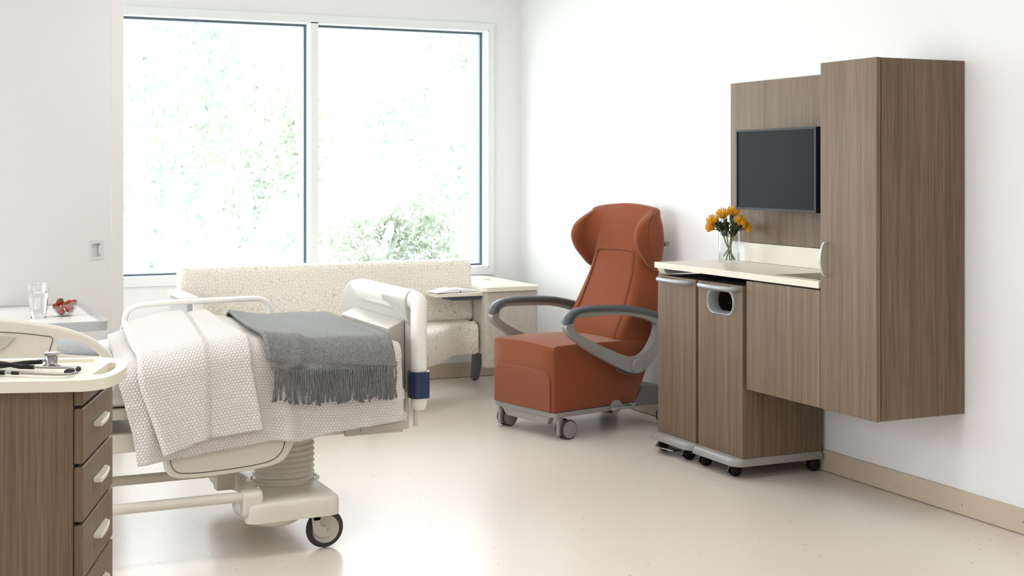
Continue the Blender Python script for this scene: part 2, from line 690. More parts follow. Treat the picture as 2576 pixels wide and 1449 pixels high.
for i in range(4):
    x0 = xs[i] + (.024 if i else .012)
    x1 = xs[i + 1] - (.024 if i < 3 else .006)
    z0, z1 = WZ0 + .006, WZ1 - .006
    g = MB()
    g.prism([(x0, z0), (x1, z0), (x1, z1), (x0, z1)], YB + .085, YB + .12, 'y',
            holes=[[(x0 + .016, z0 + .012), (x0 + .016, z1 - .014), (x1 - .016, z1 - .014), (x1 - .016, z0 + .012)]])
    s = g.build('sash', 'gasket', win, smooth=False)
    MB().box(x0 + .014, x1 - .014, YB + .100, YB + .104, z0 + .01, z1 - .012).build('pane', 'pane', s)

# white door leaf / partition at the left with a recessed pull
dA = Vector((1.063, 6.9))
dv = Vector((-0.846, -0.534))
dn = Vector((dv.y, -dv.x))          # towards the camera side
door = thing('door_1', 'tall plain white door leaf at the left with a square recessed pull', 'door', (dA.x, dA.y, 0), atan2(-dv.y, -dv.x), world=False)
door['kind'] = 'structure'
# local: x from edge (0) to -1.1, y thickness
hx0, hx1, hz0, hz1 = -.192, -.076, .98, 1.10
MB().box(-.078, 0, -.004, .06, 0, ZC).build('door_post', 'door', door, bevel=.003, seg=2)
LX = -.078
# pull position: u 219..261, v 594..641
PX0, PX1, PZ0, PZ1 = -.2055, -.1235, .930, 1.025
b = MB()
b.prism([(-1.15, .005), (LX, .005), (LX, ZC), (-1.15, ZC)], 0, .045, 'y',
        holes=[[(PX0 + .01, PZ0 + .014), (PX1 - .018, PZ0 + .014), (PX1 - .018, PZ1 - .014), (PX0 + .01, PZ1 - .014)]])
b.build('door_panel', 'door', door, smooth=False)
b = MB()
b.prism(rrect(PX0, PX1, PZ0, PZ1, .004, 3), -.003, .002, 'y',
        holes=[rrect(PX0 + .012, PX1 - .020, PZ0 + .016, PZ1 - .016, .003, 3)[::-1]])
fp = b.build('flush_pull', 'doorpull', door)
b = MB()
b.box(PX0 + .010, PX1 - .018, .012, .016, PZ0 + .014, PZ1 - .014)
b.box(PX0 + .008, PX0 + .0105, .0, .028, PZ0 + .014, PZ1 - .014)
b.box(PX1 - .0185, PX1 - .016, .0, .028, PZ0 + .014, PZ1 - .014)
b.build('pull_cup', 'doorpull', fp)
b = MB()
b.box(PX1 - .026, PX1 - .0195, -.002, .004, PZ0 + .026, PZ1 - .026)
b.build('pull_lip', 'bedlight', fp, bevel=.001)

# unseen ceiling lamps, added as fill light (above the picture)
lamps = [(0.7, -0.7), (0.0, 1.2), (1.6, 1.2), (0.0, 3.9), (2.0, 3.9), (2.3, 6.4)]  # first one, behind the camera, added to brighten camera-facing sides
for i, (x, y) in enumerate(lamps):
    t = thing('ceiling_fill_light', 'square white fill lamp added in the unseen ceiling', 'lamp', (x, y, ZC), group='added ceiling fill lamps')
    b = MB()
    b.prism([(x - .62, y - .32), (x + .62, y - .32), (x + .62, y + .32), (x - .62, y + .32)], ZC - .018, ZC, 'z',
            holes=[[(x - .6, y - .3), (x - .6, y + .3), (x + .6, y + .3), (x + .6, y - .3)]])
    b.build('fill_frame', 'lampframe', t, smooth=False)
    MB().box(x - .6, x + .6, y - .3, y + .3, ZC - .012, ZC - .002).build('diffuser', 'lamp', t)

# ------------------------------------------------------------------ outside
struct(MB().box(-30, 40, YB + .4, 70, -3.3, -3.2).build('ground', 'lawn'))


def tree(name, label, x, y, base, crown, leaves, size, mk, seed, trunk=True):
    rnd = random.Random(seed)
    t = thing(name, label, 'tree' if trunk else 'shrub', (x, y, base))
    cx, cy, cz, rx, ry, rz_ = crown
    b = MB()
    blobs = []
    for i in range(12):
        a = rnd.uniform(0, 2 * pi)
        q = rnd.uniform(.2, .85)
        blobs.append((cx + rx * q * cos(a), cy + ry * q * sin(a), cz + rz_ * rnd.uniform(-.85, .85), rnd.uniform(.25, .45)))
    for i in range(leaves):
        bx, by, bz, br = blobs[rnd.randrange(len(blobs))]
        while True:
            d = Vector((rnd.uniform(-1, 1), rnd.uniform(-1, 1), rnd.uniform(-1, 1)))
            if d.length < 1:
                break
        p = Vector((bx + d.x * rx * br, by + d.y * ry * br, bz + d.z * rz_ * br))
        n1 = Vector((rnd.gauss(0, 1), rnd.gauss(0, 1), rnd.gauss(0, 1))).normalized()
        n2 = n1.orthogonal().normalized()
        w = size * rnd.uniform(.6, 1.3)
        b.add([p - n1 * w, p - n2 * w * .45, p + n1 * w, p + n2 * w * .45], [(0, 1, 2, 3)])
    b.build('foliage', mk, t, smooth=False)
    s = MB()
    if trunk:
        s.tube(catmull([(x, y, base), (x + .05, y, lerp(base, cz, .5)), (x - .04, y, cz), (x + .05, y, cz + rz_ * .7)], 4), [.12] * 4 + [.09] * 4 + [.05] * 4 + [.02], 8)
    for bx, by, bz, br in blobs:
        z0 = max(base, bz - rz_ * rnd.uniform(.3, .7))
        s.tube(catmull([(x, y, z0), (lerp(x, bx, .5), lerp(y, by, .5), lerp(z0, bz, .65)), (bx, by, bz), (bx + (bx - x) * .3, by, bz + .1)], 4), [.03] * 4 + [.02] * 4 + [.01] * 4 + [.004], 5)
    s.build('branches', 'bark', t)
    return t


tree('deciduous_tree', 'pale leafy tree outside the left window pane, by the door leaf', 2.6, 13.6, -3.2, (2.6, 13.6, 2.0, 1.3, 1.5, 1.9), 1500, .06, 'tree_a', 1)
tree('deciduous_tree', 'pale leafy tree outside, low behind the window mullion', 4.3, 17.6, -3.2, (4.3, 17.6, 1.6, 1.3, 1.2, 1.9), 1500, .06, 'tree_b', 2)
tree('deciduous_tree', 'pale leafy tree outside the right window pane, reaching its top', 5.9, 14.6, -3.2, (5.9, 14.6, 2.3, 1.2, 1.2, 1.6), 1500, .055, 'tree_a', 3)
tree('young_tree', 'yellow green bush outside low in the right window pane', 4.75, 13.4, -3.2, (4.75, 13.4, .3, .8, .8, .75), 2200, .045, 'tree_b', 4)

# ------------------------------------------------------------------ sofa
sofa = thing('sofa', 'cream cobble patterned sofa with a wavy seat under the window', 'sofa', (2.3, 7.6, 0))
b = MB()
prof = []


def srow(y, z, r=.045):
    return (y, z)


# backrest: rounded slab leaning a little
rings = []
for k in range(17):
    pass
bk = rrect(7.55, 7.71, .452, .822, (.05, .045, .04, .04), 6)
b = MB()
b.prism([(y + (z - .45) * .12 - .02, z) for y, z in bk], 1.476, 3.226, 'x')
b.build('backrest', 'sofa', sofa, bevel=.03, seg=5, angle=60)
# seat: S-curved front outline
front = catmull([(3.205, 7.43), (3.12, 7.445), (3.03, 7.39), (2.93, 7.245), (2.83, 7.12), (2.70, 7.03), (2.5, 6.99), (2.2, 6.985), (1.85, 6.985), (1.48, 6.985)], 5)
outl = [(x, y) for x, y in front] + [(1.48, 7.70), (3.205, 7.70)]
# seat lower by pressed rows: loft from bottom to top with rounding
rings = []
cx = 2.35


def inset(pts, d):
    n = len(pts)
    out = []
    for i in range(n):
        p0, p1, p2 = Vector(pts[i - 1]), Vector(pts[i]), Vector(pts[(i + 1) % n])
        e1 = (p1 - p0)
        e2 = (p2 - p1)
        if e1.length < 1e-9:
            e1 = e2
        if e2.length < 1e-9:
            e2 = e1
        n1 = Vector((-e1.y, e1.x)).normalized()
        n2 = Vector((-e2.y, e2.x)).normalized()
        m = (n1 + n2)
        m = m.normalized() if m.length > 1e-6 else n1
        k = d / max(.5, m.dot(n1))
        out.append(tuple(p1 + m * k))
    return out


ar = sum(outl[i - 1][0] * outl[i][1] - outl[i][0] * outl[i - 1][1] for i in range(len(outl)))
if ar < 0:
    outl = outl[::-1]


def crowned(pts, steps):
    rs = []
    for d, z in steps:
        q = inset(pts, d) if abs(d) > 1e-9 else pts
        rs.append([(p[0], p[1], z) for p in q])
    return rs


b = MB()
b.loft(crowned(outl, [(.03, .262), (.012, .266), (0, .28), (0, .35), (0, .42), (.004, .440), (.014, .453), (.032, .460)]))
b.build('seat', 'sofa', sofa, angle=50)
# left arm
b = MB().box(1.412, 1.456, 7.085, 7.55, .14, .682)
b.build('arm_panel', 'armgrey', sofa, bevel=.012)
b = MB()
b.prism(rrect(1.40, 1.470, 7.06, 7.575, .02, 4), .682, .708, 'z')
b.build('arm_pad', 'cream', sofa, bevel=.006)
# right arm cabinet with slide-out tray
b = MB()
b.prism(rrect(3.21, 3.56, 7.335, 7.40, (.01, .01, .03, .03), 5), .192, .643, 'z')
b.prism(rrect(3.222, 3.55, 7.39, 8.2, .01, 2), .262, .643, 'z')
b.build('arm_cabinet', 'taupe', sofa, bevel=.008)
b = MB()
b.prism(rrect(3.200, 3.572, 7.322, 8.21, (.10, .04, .03, .05), 6), .644, .669, 'z',
        holes=[rrect(3.43, 3.515, 7.72, 7.95, .02, 4)[::-1]])
b.build('arm_top', 'cream', sofa, angle=30)
MB().prism(rrect(3.425, 3.52, 7.715, 7.955, .02, 4), .6435, .650, 'z').build('cup_well', 'cream', sofa)
b = MB()
b.prism(rrect(2.905, 3.215, 7.36, 7.545, (.01, .02, .03, .01), 5), .619, .643, 'z')
tr = b.build('slide_out_tray', 'cream', sofa, bevel=.006)
b = MB()
b.box(3.02, 3.21, 7.40, 7.44, .594, .619)
b.box(2.985, 3.075, 7.39, 7.47, .600, .619)
b.build('tray_bracket', 'slate', tr, bevel=.003)


def taper_leg(x0, y0, x1, y1, ztop, w0, w1, mk, parent):
    b = MB()
    b.loft([[(x0 - w0, y0 - w0, ztop), (x0 + w0, y0 - w0, ztop), (x0 + w0, y0 + w0, ztop), (x0 - w0, y0 + w0, ztop)],
            [(x1 - w1, y1 - w1, .008), (x1 + w1, y1 - w1, .008), (x1 + w1, y1 + w1, .008), (x1 - w1, y1 + w1, .008)]])
    o = b.build('leg', mk, parent, bevel=.004)
    MB().lathe([(w1 * .7, 0), (w1 * .7, .009)], (x1, y1, 0), 16).build('glide', 'rubber', o)
    return o


taper_leg(3.492, 8.08, 3.468, 8.10, .265, .034, .022, 'legm', sofa)
taper_leg(2.45, 7.12, 2.44, 7.10, .262, .034, .022, 'legm', sofa)
taper_leg(1.60, 7.12, 1.58, 7.10, .262, .034, .022, 'legm', sofa)
taper_leg(1.60, 7.60, 1.58, 7.62, .262, .034, .022, 'legm', sofa)

# open book on the tray
book = thing('open_book', 'open white paged book lying on the tray of the sofa arm', 'book', (3.055, 7.440, .6435), world=False, rz=radians(7))
b = MB()
b.box(-.150, -.004, -.068, .068, 0, .002)
b.box(.004, .118, -.068, .068, 0, .002)
b.build('cover', 'blackp', book, bevel=.001)


def page_block(sgn, w, h):
    n_ = 16
    top_ = []
    for k in range(n_ + 1):
        u = k / n_
        top_.append((sgn * u * w, .006 + h * (sin(pi * min(1, u * 1.3 + .08)) * .5 + .5 * (1 - u)) * (1 - .2 * u)))
    b = MB()
    b.prism(top_ + [(sgn * (w - .004), .0022), (0, .0022)], -.070, .070, 'y')
    return b.build('pages', 'paper', book, angle=40)


page_block(-1, .165, .020)
page_block(1, .128, .016)
MB().tube([(.0, -.073, .0045), (.0, .073, .0045)], .004, 8).build('spine', 'blackp', book)

# ------------------------------------------------------------------ hospital bed
bed = thing('hospital_bed', 'hospital bed with cream plastic rails and footboard on a wheeled base', 'bed', (.9, 5.2, 0))
# deck frame
b = MB()
b.box(-.2, 1.765, 4.765, 4.80, .398, .462)
b.box(-.2, 1.765, 5.60, 5.635, .398, .462)
b.box(1.72, 1.765, 4.80, 5.60, .398, .462)
b.box(-.2, -.15, 4.80, 5.60, .398, .462)
b.build('deck_frame', 'bedp', bed, bevel=.006)
b = MB()
b.box(-.2, 1.76, 4.775, 4.80, .510, .548)
b.box(-.2, 1.76, 5.60, 5.625, .510, .548)
b.box(-.2, 1.76, 4.80, 5.60, .530, .546)
for x in (-.1, .45, 1.05, 1.65):
    b.box(x, x + .06, 4.785, 5.615, .462, .512)
b.build('mattress_deck', 'bedp', bed, bevel=.003, seg=2)
b = MB()
b.box(1.52, 1.745, 4.752, 4.768, .392, .424)
b.box(1.58, 1.765, 4.745, 4.768, .405, .428)
b.build('frame_cover', 'bedgrey', bed, bevel=.004)
b = MB()
b.box(.2, 1.5, 4.95, 5.45, .40, .43)
b.build('lift_plate', 'bedp', bed, bevel=.01)
# lift bellows
prof = []
z = .170
nb = 12
for i in range(nb):
    for k in range(8):
        a = 2 * pi * k / 8
        prof.append((.106 + .011 * (0.5 - .5 * cos(a)) ** .8, z + (i + k / 8) * .0215))
prof = [(.122, .165)] + prof + [(.105, z + nb * .0215)]
MB().lathe(prof, (1.365, 5.03, 0), 48).build('bellows', 'bedp', bed, angle=75)
# base casting
b = MB()
base_o = catmull([(1.15, 4.685), (1.30, 4.683), (1.43, 4.685), (1.475, 4.70), (1.487, 4.75), (1.487, 4.95), (1.487, 5.30), (1.487, 5.55), (1.47, 5.60), (1.42, 5.615), (1.30, 5.61), (1.20, 5.55), (1.17, 5.35), (1.235, 5.15), (1.235, 4.95), (1.17, 4.80)], 4, True)
rs = []
for d, zz in ((0, .128), (0, .150), (0, .180), (.004, .190), (.012, .197), (.024, .200)):
    rs.append([(p[0], p[1], zz) for p in (inset(base_o, d) if d else base_o)])
b.loft(rs)
b.build('base_casting', 'bedp', bed, angle=40)
MB().lathe([(.121, .196), (.124, .203), (.130, .204), (.136, .198)], (1.365, 5.03, 0), 48, cap0=False, cap1=False).build('bellows_collar', 'bedp', bed)
# pipe sockets and pipes
for y in (4.72, 5.15):
    b = MB()
    b.prism(rrect(y - .034, y + .034, .150, .240, .02, 5), 1.132, 1.20, 'x')
    b.build('pipe_socket', 'bedp', bed, bevel=.006)
    MB().tube([(-.2, y, .219), (1.14, y, .219)], .0185, 20).build('base_pipe', 'bedp', bed)
b = MB()
b.lathe([(.002, .078), (.06, .081), (.095, .090), (.118, .106), (.128, .132)], (1.275, 4.90, 0), 36, sx=1.0, sy=1.5)
b.build('motor_housing', 'bedp', bed)
b = MB()
b.box(-.25, -.10, 4.70, 5.60, .13, .21)
b.build('head_base', 'bedp', bed, bevel=.02)


def wheel(x, y, ang, parent):
    """big caster: wheel in a plane x-z turned by ang about z; local y = axle"""
    ca, sa = cos(ang), sin(ang)

    def T(p):
        return (x + p[0] * ca - p[1] * sa, y + p[0] * sa + p[1] * ca, p[2])

    def tb(mb):
        mb.v = [T(p) for p in mb.v]
        return mb
    R = .070
    tire = tb(MB().lathe([(.050, -.015), (.060, -.016), (.065, -.011), (R, 0), (.065, .011), (.060, .016), (.050, .015)], (0, 0, R), 40, 'y', cap0=False, cap1=False)).build('tire', 'rubber', parent)
    tb(MB().lathe([(.0, -.012), (.016, -.013), (.020, -.011), (.044, -.011), (.050, -.015), (.0515, -.014), (.0515, .014), (.050, .015), (.044, .011), (.0, .012)], (0, 0, R), 40, 'y', cap0=False, cap1=False)).build('hub', 'bedgrey', tire)
    b = MB()
    arm = catmull([(-.05, .128), (-.052, .095), (-.046, .062), (-.026, .048), (.004, .046), (.016, .056), (.016, .074), (.004, .082), (-.016, .084), (-.024, .094), (-.020, .128)], 4, True)
    b.prism(arm, -.026, -.017, 'y')
    b.prism(arm, .017, .026, 'y')
    b.box(-.05, -.02, -.026, .026, .105, .130)
    tb(b).build('fork', 'bedgrey', tire, bevel=.002, seg=2)
    tb(MB().lathe([(.004, -.029), (.004, .029)], (.004, 0, R), 16, 'y')).build('axle_bolt', 'steel', tire)


wheel(1.440, 4.745, 0.0, bed)
wheel(1.40, 5.52, 0.0, bed)
wheel(-.17, 4.78, 0.0, bed)
wheel(-.17, 5.52, 0.0, bed)

# footboard
fb = MB()
out = [(4.80, .50), (5.70, .50), (5.742, .68), (5.743, .755), (5.728, .79), (5.70, .825), (5.665, .855), (5.63, .877), (5.59, .892), (5.54, .898), (4.85, .898), (4.80, .87)]
fb.prism(out, 1.812, 1.842, 'x')
f = fb.build('footboard', 'bedgrey', bed, bevel=.008)
# top roll with a scooped middle
b = MB()
rings = []
for k in range(25):
    t = k / 24
    y = lerp(4.86, 5.53, t)
    e = 1.0 - sm(.86, 1.0, t) * .35
    ry_ = .036 * e
    cz = .874
    rr = []
    for j in range(20):
        a = 2 * pi * j / 20
        rr.append((1.815 + cos(a) * ry_ * .85, y, cz + sin(a) * ry_ * (1.0 if sin(a) > 0 else 1.5)))
    rings.append(rr)
b.loft(rings)
b.build('push_roll', 'bedlight', f, bevel=.004)
b = MB()
rings = []
for k in range(13):
    t = k / 12
    y = lerp(4.835, 5.10, t)
    lo = lerp(.770, .835, sm(0, 1, t))
    rr = []
    for j in range(20):
        a = 2 * pi * j / 20
        zz = .872 + sin(a) * (.038 if sin(a) > 0 else (.872 - lo))
        rr.append((1.815 + cos(a) * .034, y, zz))
    rings.append(rr)
b.loft(rings)
b.build('roll_end', 'bedgrey', f)
b = MB()
b.prism([(1.742, .50), (1.81, .50), (1.81, .786), (1.805, .786), (1.744, .760)], 4.915, 5.50, 'y')
b.build('ledge_box', 'bedgrey', f, bevel=.004)
# near post (rounded), navy sleeve, lower rods
post = MB()
ring = rrect(1.788, 1.848, 4.752, 4.812, .026, 5)
rs = []
for d, zz in ((0.022, .462), (.008, .468), (0, .485), (0, .60), (0, .75), (0, .87), (.003, .888), (.011, .901), (.024, .908)):
    rs.append([(p[0] + (.0 if zz < .88 else -.004), p[1] + (.0 if zz < .88 else .012 * (zz - .87) / .03), zz) for p in (inset(ring, d) if d else ring)])
post.loft(rs)
post.build('post', 'bedlight', f, angle=55)
b = MB()
rings = []
for k in range(9):
    t = k / 8
    rings.append([(1.818 + cos(a) * .028, lerp(4.782, 4.87, t), .872 + sin(a) * lerp(.034, .04, t)) for a in [2 * pi * j / 18 for j in range(18)]])
b.loft(rings)
b.build('top_bend', 'bedlight', f)
post2 = MB()
ring2 = rrect(1.79, 1.846, 5.60, 5.655, .024, 5)
post2.loft([[(p[0], p[1], zz) for p in ring2] for zz in (.462, .66)])
post2.build('post', 'bedlight', f, angle=55)
b = MB()
b.prism(rrect(1.779, 1.855, 4.742, 4.822, .028, 6), .511, .610, 'z', holes=[rrect(1.786, 1.850, 4.750, 4.814, .026, 6)[::-1]])
b.build('sleeve', 'navy', f)
for (x, y, z0) in ((1.797, 4.86, .382), (1.827, 4.84, .392)):
    MB().tube([(x, y, z0), (x, y, .52)], .0095, 14).build('mounting_rod', 'bedp', f)

# rails
far = MB()
lp = catmull([(.885, .700), (.883, .745), (.893, .785), (.925, .806), (.985, .813), (1.10, .817), (1.30, .818), (1.42, .818), (1.462, .808), (1.484, .780), (1.488, .740), (1.488, .690)], 5)
rings = []
for i, (x, z) in enumerate(lp):
    p0 = Vector(lp[max(i - 1, 0)])
    p1 = Vector(lp[min(i + 1, len(lp) - 1)])
    t = (p1 - p0).normalized()
    nn = Vector((-t.y, t.x))
    sec = rrect(-.011, .011, -.016, .016, .008, 3)
    rings.append([(x + nn.x * q[0], 5.70 + q[1], z + nn.y * q[0]) for q in sec])
far.loft(rings)
fr = far.build('far_siderail', 'bedlight', bed, angle=50)
b = MB()
b.prism(rrect(1.162, 1.206, .62, .812, .004, 2), 5.692, 5.710, 'y')
b.prism(rrect(.875, 1.498, .55, .70, .02, 3), 5.688, 5.712, 'y')
b.build('rail_panel', 'bedlight', fr, bevel=.004)

# near head-end rail: arched panel with an opening, a seam and a hand recess
outer = [(-.30, .40 + .33), (-.30, .80), (-.18, .862), (.0, .884), (.20, .882), (.34, .872), (.46, .851), (.54, .830), (.61, .800), (.655, .764), (.68, .730), (.69, .69), (.69, .62), (.60, .60), (.0, .60), (-.30, .62)]
outer = catmull(outer, 4, True)
hole = catmull([(.512, .768), (.514, .804), (.530, .809), (.570, .800), (.612, .783), (.640, .762), (.652, .744), (.640, .740), (.58, .746), (.53, .753), (.514, .757)], 4, True)
b = MB()
b.prism(outer, 4.705, 4.735, 'y', holes=[hole[::-1]])
nr = b.build('near_siderail', 'bedp', bed, bevel=.0, angle=30)
# rounded edge tube that follows the outline of the rail
ol = [(x, 4.72, z) for x, z in catmull([(-.30, .80), (-.18, .862), (.0, .884), (.20, .882), (.34, .872), (.46, .851), (.54, .830), (.61, .800), (.655, .764), (.68, .730), (.69, .69)], 5)]
MB().tube([(p[0], p[1], p[2] - .004) for p in ol], .0152, 14).build('rail_edge', 'bedp', nr)
sl = catmull([(.20, .845), (.30, .842), (.40, .832), (.47, .820), (.490, .816), (.498, .806), (.492, .785), (.482, .748), (.475, .71)], 5)
MB().tube([(x, 4.7045, z) for x, z in sl], .0013, 6).build('seam', 'line', nr)
b = MB()
rec = catmull([(.22, .828), (.372, .826), (.368, .806), (.345, .786), (.30, .776), (.22, .776)], 4, True)
b.prism(rec, 4.698, 4.706, 'y')
b.build('hand_recess', 'bedgrey', nr, bevel=.003)
# lowered rail below the quilt
b = MB()
lo = catmull([(.862, .42), (.862, .36), (.872, .328), (.905, .309), (1.0, .304), (1.15, .312), (1.235, .322), (1.280, .340), (1.305, .375), (1.322, .405), (1.36, .428), (1.44, .440), (1.44, .52), (.862, .52)], 4, True)
b.prism(lo, 4.70, 4.742, 'y')
lr = b.build('lowered_siderail', 'bedp', bed, bevel=.008)
sl = catmull([(.882, .40), (.882, .365), (.893, .340), (.918, .326), (1.0, .322), (1.15, .329), (1.225, .340), (1.258, .358), (1.276, .385), (1.282, .42)], 5)
MB().tube([(x, 4.6995, z) for x, z in sl], .0014, 6).build('seam', 'line', lr)


# mattress
def Tb(x):
    return interp([(-.3, .70), (.55, .700), (.74, .712), (.88, .732), (1.0, .755), (1.10, .768), (1.19, .772), (1.28, .760), (1.40, .740), (1.55, .738), (1.74, .738), (1.8, .738)], x)


mt = MB()
rings = []
for k in range(31):
    x = lerp(-.22, 1.724, k / 30)
    top = Tb(x) - .028
    e = min(1, min(k, 30 - k) / 1.0) if k in (0, 30) else 1
    dd = .02 if k in (0, 30) else 0
    sec = rrect(4.772 + dd, 5.628 - dd, .549 + dd, top - dd, .045, 6)
    rings.append([(x, y, z) for y, z in sec])
mt.loft(rings)
o = mt.build('mattress', 'mattress', None, angle=50)
tag(o, 'white mattress on the hospital bed, showing below the quilt edge', 'mattress')

# grey sheet-covered pillow end at the head, just showing under the rail arch
b = MB()
rings = []
for k in range(13):
    t = k / 12
    x = lerp(.22, .728, t)
    q = sin(pi * min(max(t, .02), .98)) ** .5
    rings.append([(x, 5.16 + cos(a) * .33 * q, .690 + .052 * q + sin(a) * .052 * q) for a in [2 * pi * j / 24 for j in range(24)]])
b.loft(rings)
o = b.build('pillow', 'sheetgrey', None)
tag(o, 'grey pillow at the head of the bed, half under the quilt', 'pillow')


# ------------------------------------------------------------------ quilt and throw
def drape(XLt, XRt, off, hem, yn, far_drop, nu, nv, ripple=None, extra=None, R=.075):
    """cloth over the bed. t runs from the near hem over the top to the far side.
    XLt/XRt: tables t->x for the two side edges, hem(x)->near hem height"""
    yf = 5.655 + off

    def path(x, t):
        T = Tb(x) + off
        zb = hem(x)
        L1 = max(.01, T - R - zb)
        La = R * pi / 2
        L2 = (yf - R) - (yn + R)
        L3 = far_drop
        # fixed fractions so that rows line up
        if t < .40:
            u = t / .40
            return (yn, lerp(zb, T - R, u)), (-1, 0), L1 * u - L1
        if t < .50:
            a = (t - .40) / .10 * pi / 2
            return (yn + R - R * cos(a), T - R + R * sin(a)), (-cos(a), sin(a)), R * a
        if t < .86:
            u = (t - .50) / .36
            return (lerp(yn + R, yf - R, u), T), (0, 1), La + L2 * u
        if t < .94:
            a = (t - .86) / .08 * pi / 2
            return (yf - R + R * sin(a), T - R + R * cos(a)), (sin(a), cos(a)), La + L2 + R * a
        u = (t - .94) / .06
        return (yf, T - R - L3 * u), (1, 0), 2 * La + L2 + L3 * u

    def fn(u, v):
        x = lerp(interp(XLt, v), interp(XRt, v), u)
        (y, z), nn, arc = path(x, v)
        d = ripple(x, v, u) if ripple else 0
        ex = extra(x, v, u) if extra else (0, 0, 0)
        return ((x + ex[0], y + nn[0] * d + ex[1], z + nn[1] * d + ex[2]), (x, arc))
    return MB().grid(fn, nu, nv)


QY = 4.672


def qhem(x):
    return interp([(.70, .362), (.77, .369), (.86, .379), (1.0, .394), (1.25, .417), (1.33, .405), (1.45, .428), (1.72, .449), (1.8, .452)], x)


def qrip(x, v, u):
    d = 0
    low = 1 - sm(.05, .42, v)
    d += low * .016 * math.exp(-((x - 1.285) / .028) ** 2)
    d -= low * .006 * math.exp(-((x - 1.215) / .04) ** 2)
    d += low * .007 * math.exp(-((x - 1.46) / .025) ** 2)
    d += low * .006 * math.exp(-((x - 1.58) / .02) ** 2)
    d += low * .010 * sm(.86, .78, x) * 0 + low * .012 * math.exp(-((x - .80) / .03) ** 2)
    d += .003 * sin(x * 23 + v * 6) * sm(.45, .55, v)
    # the edge near the head rolls a little
    if u < .06 and v > .3:
        d -= .008 * (1 - u / .06)
    if u > .97:
        d -= .008 * (u - .97) / .03
    return d


XLq = [(0, .766), (.15, .752), (.30, .728), (.42, .705), (.50, .712), (.60, .73), (.86, .80), (1, .82)]
XRq = [(0, 1.722), (.40, 1.712), (.50, 1.722), (.86, 1.732), (1, 1.732)]
quilt = drape(XLq, XRq, 0.0, qhem, QY, .16, 150, 90, qrip).build('quilt', 'quilt', None, solid=.012, angle=0)
tag(quilt, 'white honeycomb quilt draped over the bed with its top folded back', 'quilt')


def fhem(x):
    return interp([(.80, .398), (.85, .401), (1.0, .447), (1.19, .461), (1.3, .465)], x)


def frip(x, v, u):
    xs = interp([(0, .996), (.4, .992), (.5, 1.0), (.86, 1.10), (1, 1.12)], v)
    d = .008 * (1 - sm(xs - .006, xs + .006, x))
    d -= .006 * math.exp(-((x - xs - .009) / .006) ** 2)
    low = 1 - sm(.05, .45, v)
    d += low * .010 * math.exp(-((u - .06) / .08) ** 2)
    d += low * .006 * math.exp(-((u - .97) / .05) ** 2)
    if u < .04:
        d -= .012 * (1 - u / .04)
    if u > .985:
        d -= .010 * (u - .985) / .015
    d += .002 * sin(x * 31 + v * 9)
    return d


XLf = [(0, .847), (.20, .806), (.36, .772), (.43, .762), (.50, .772), (.65, .80), (.86, .855), (1, .86)]
XRf = [(0, 1.193), (.2, 1.172), (.38, 1.150), (.46, 1.150), (.55, 1.160), (.86, 1.20), (1, 1.20)]
fold = drape(XLf, XRf, .020, fhem, QY - .024, .10, 90, 90, frip, R=.085).build('turned_back_fold', 'quilt', quilt, solid=.014, angle=0)

throw = thing('throw_blanket', 'grey wool throw with a fringe laid across the foot of the bed', 'blanket', (1.45, 4.64, .66))


def them(x):
    return interp([(1.20, .672), (1.24, .672), (1.30, .660), (1.36, .654), (1.5, .652), (1.68, .653)], x)


def trip(x, v, u):
    low = 1 - sm(.0, .42, v)
    d = .008 * math.exp(-((x - 1.27 - .12 * v) / .025) ** 2) * (1 - sm(.5, .8, v))
    d += .010 * low * math.exp(-((x - 1.36) / .035) ** 2)
    d += .003 * low * sin(x * 38)
    d += .005 * math.exp(-((u - .02) / .02) ** 2)
    d += .002 * sin(x * 27 + v * 11)
    xs = .90
    d -= .003 * math.exp(-((u - .915) / .006) ** 2)
    if u < .02:
        d -= .010 * (1 - u / .02)
    return d


XLr = [(0, 1.222), (.30, 1.214), (.42, 1.200), (.50, 1.196), (.60, 1.205), (.86, 1.285), (1, 1.29)]
XRr = [(0, 1.678), (.3, 1.682), (.44, 1.672), (.52, 1.676), (.86, 1.705), (1, 1.705)]
drape(XLr, XRr, .026, them, QY - .032, .12, 80, 80, trip, R=.088).build('woven_cloth', 'throw', throw, solid=.008, angle=0)
rt = random.Random(5)
nt = 54
for i in range(nt):
    u = (i + .5) / nt
    x = lerp(1.224, 1.676, u)
    zt = them(x) + .006
    yb = QY - .032 - trip(x, 0, u) - .003
    L = rt.uniform(.108, .126)
    spread = (u - .12) if u < .25 else 0
    dx = rt.uniform(-.004, .004) + (-.012 if u < .06 else 0) + (.014 * rt.uniform(-1, 1) if u < .22 else 0)
    b = MB()
    for st in range(2):
        ph = st * pi + rt.uniform(0, 6)
        pts, rr = [], []
        ex = rt.uniform(-.004, .004)
        for k in range(9):
            t = k / 8
            tw = .0024 * (0.6 + .6 * t)
            pts.append((x + dx * t * t + ex * t + tw * cos(ph + t * 8), yb - .002 + tw * sin(ph + t * 8), zt - L * t))
            rr.append(.0030 + .0004 * sin(k * 2.1 + ph))
        b.tube(pts, rr, 6)
    b.build('tassel', 'tassel', throw, angle=0)

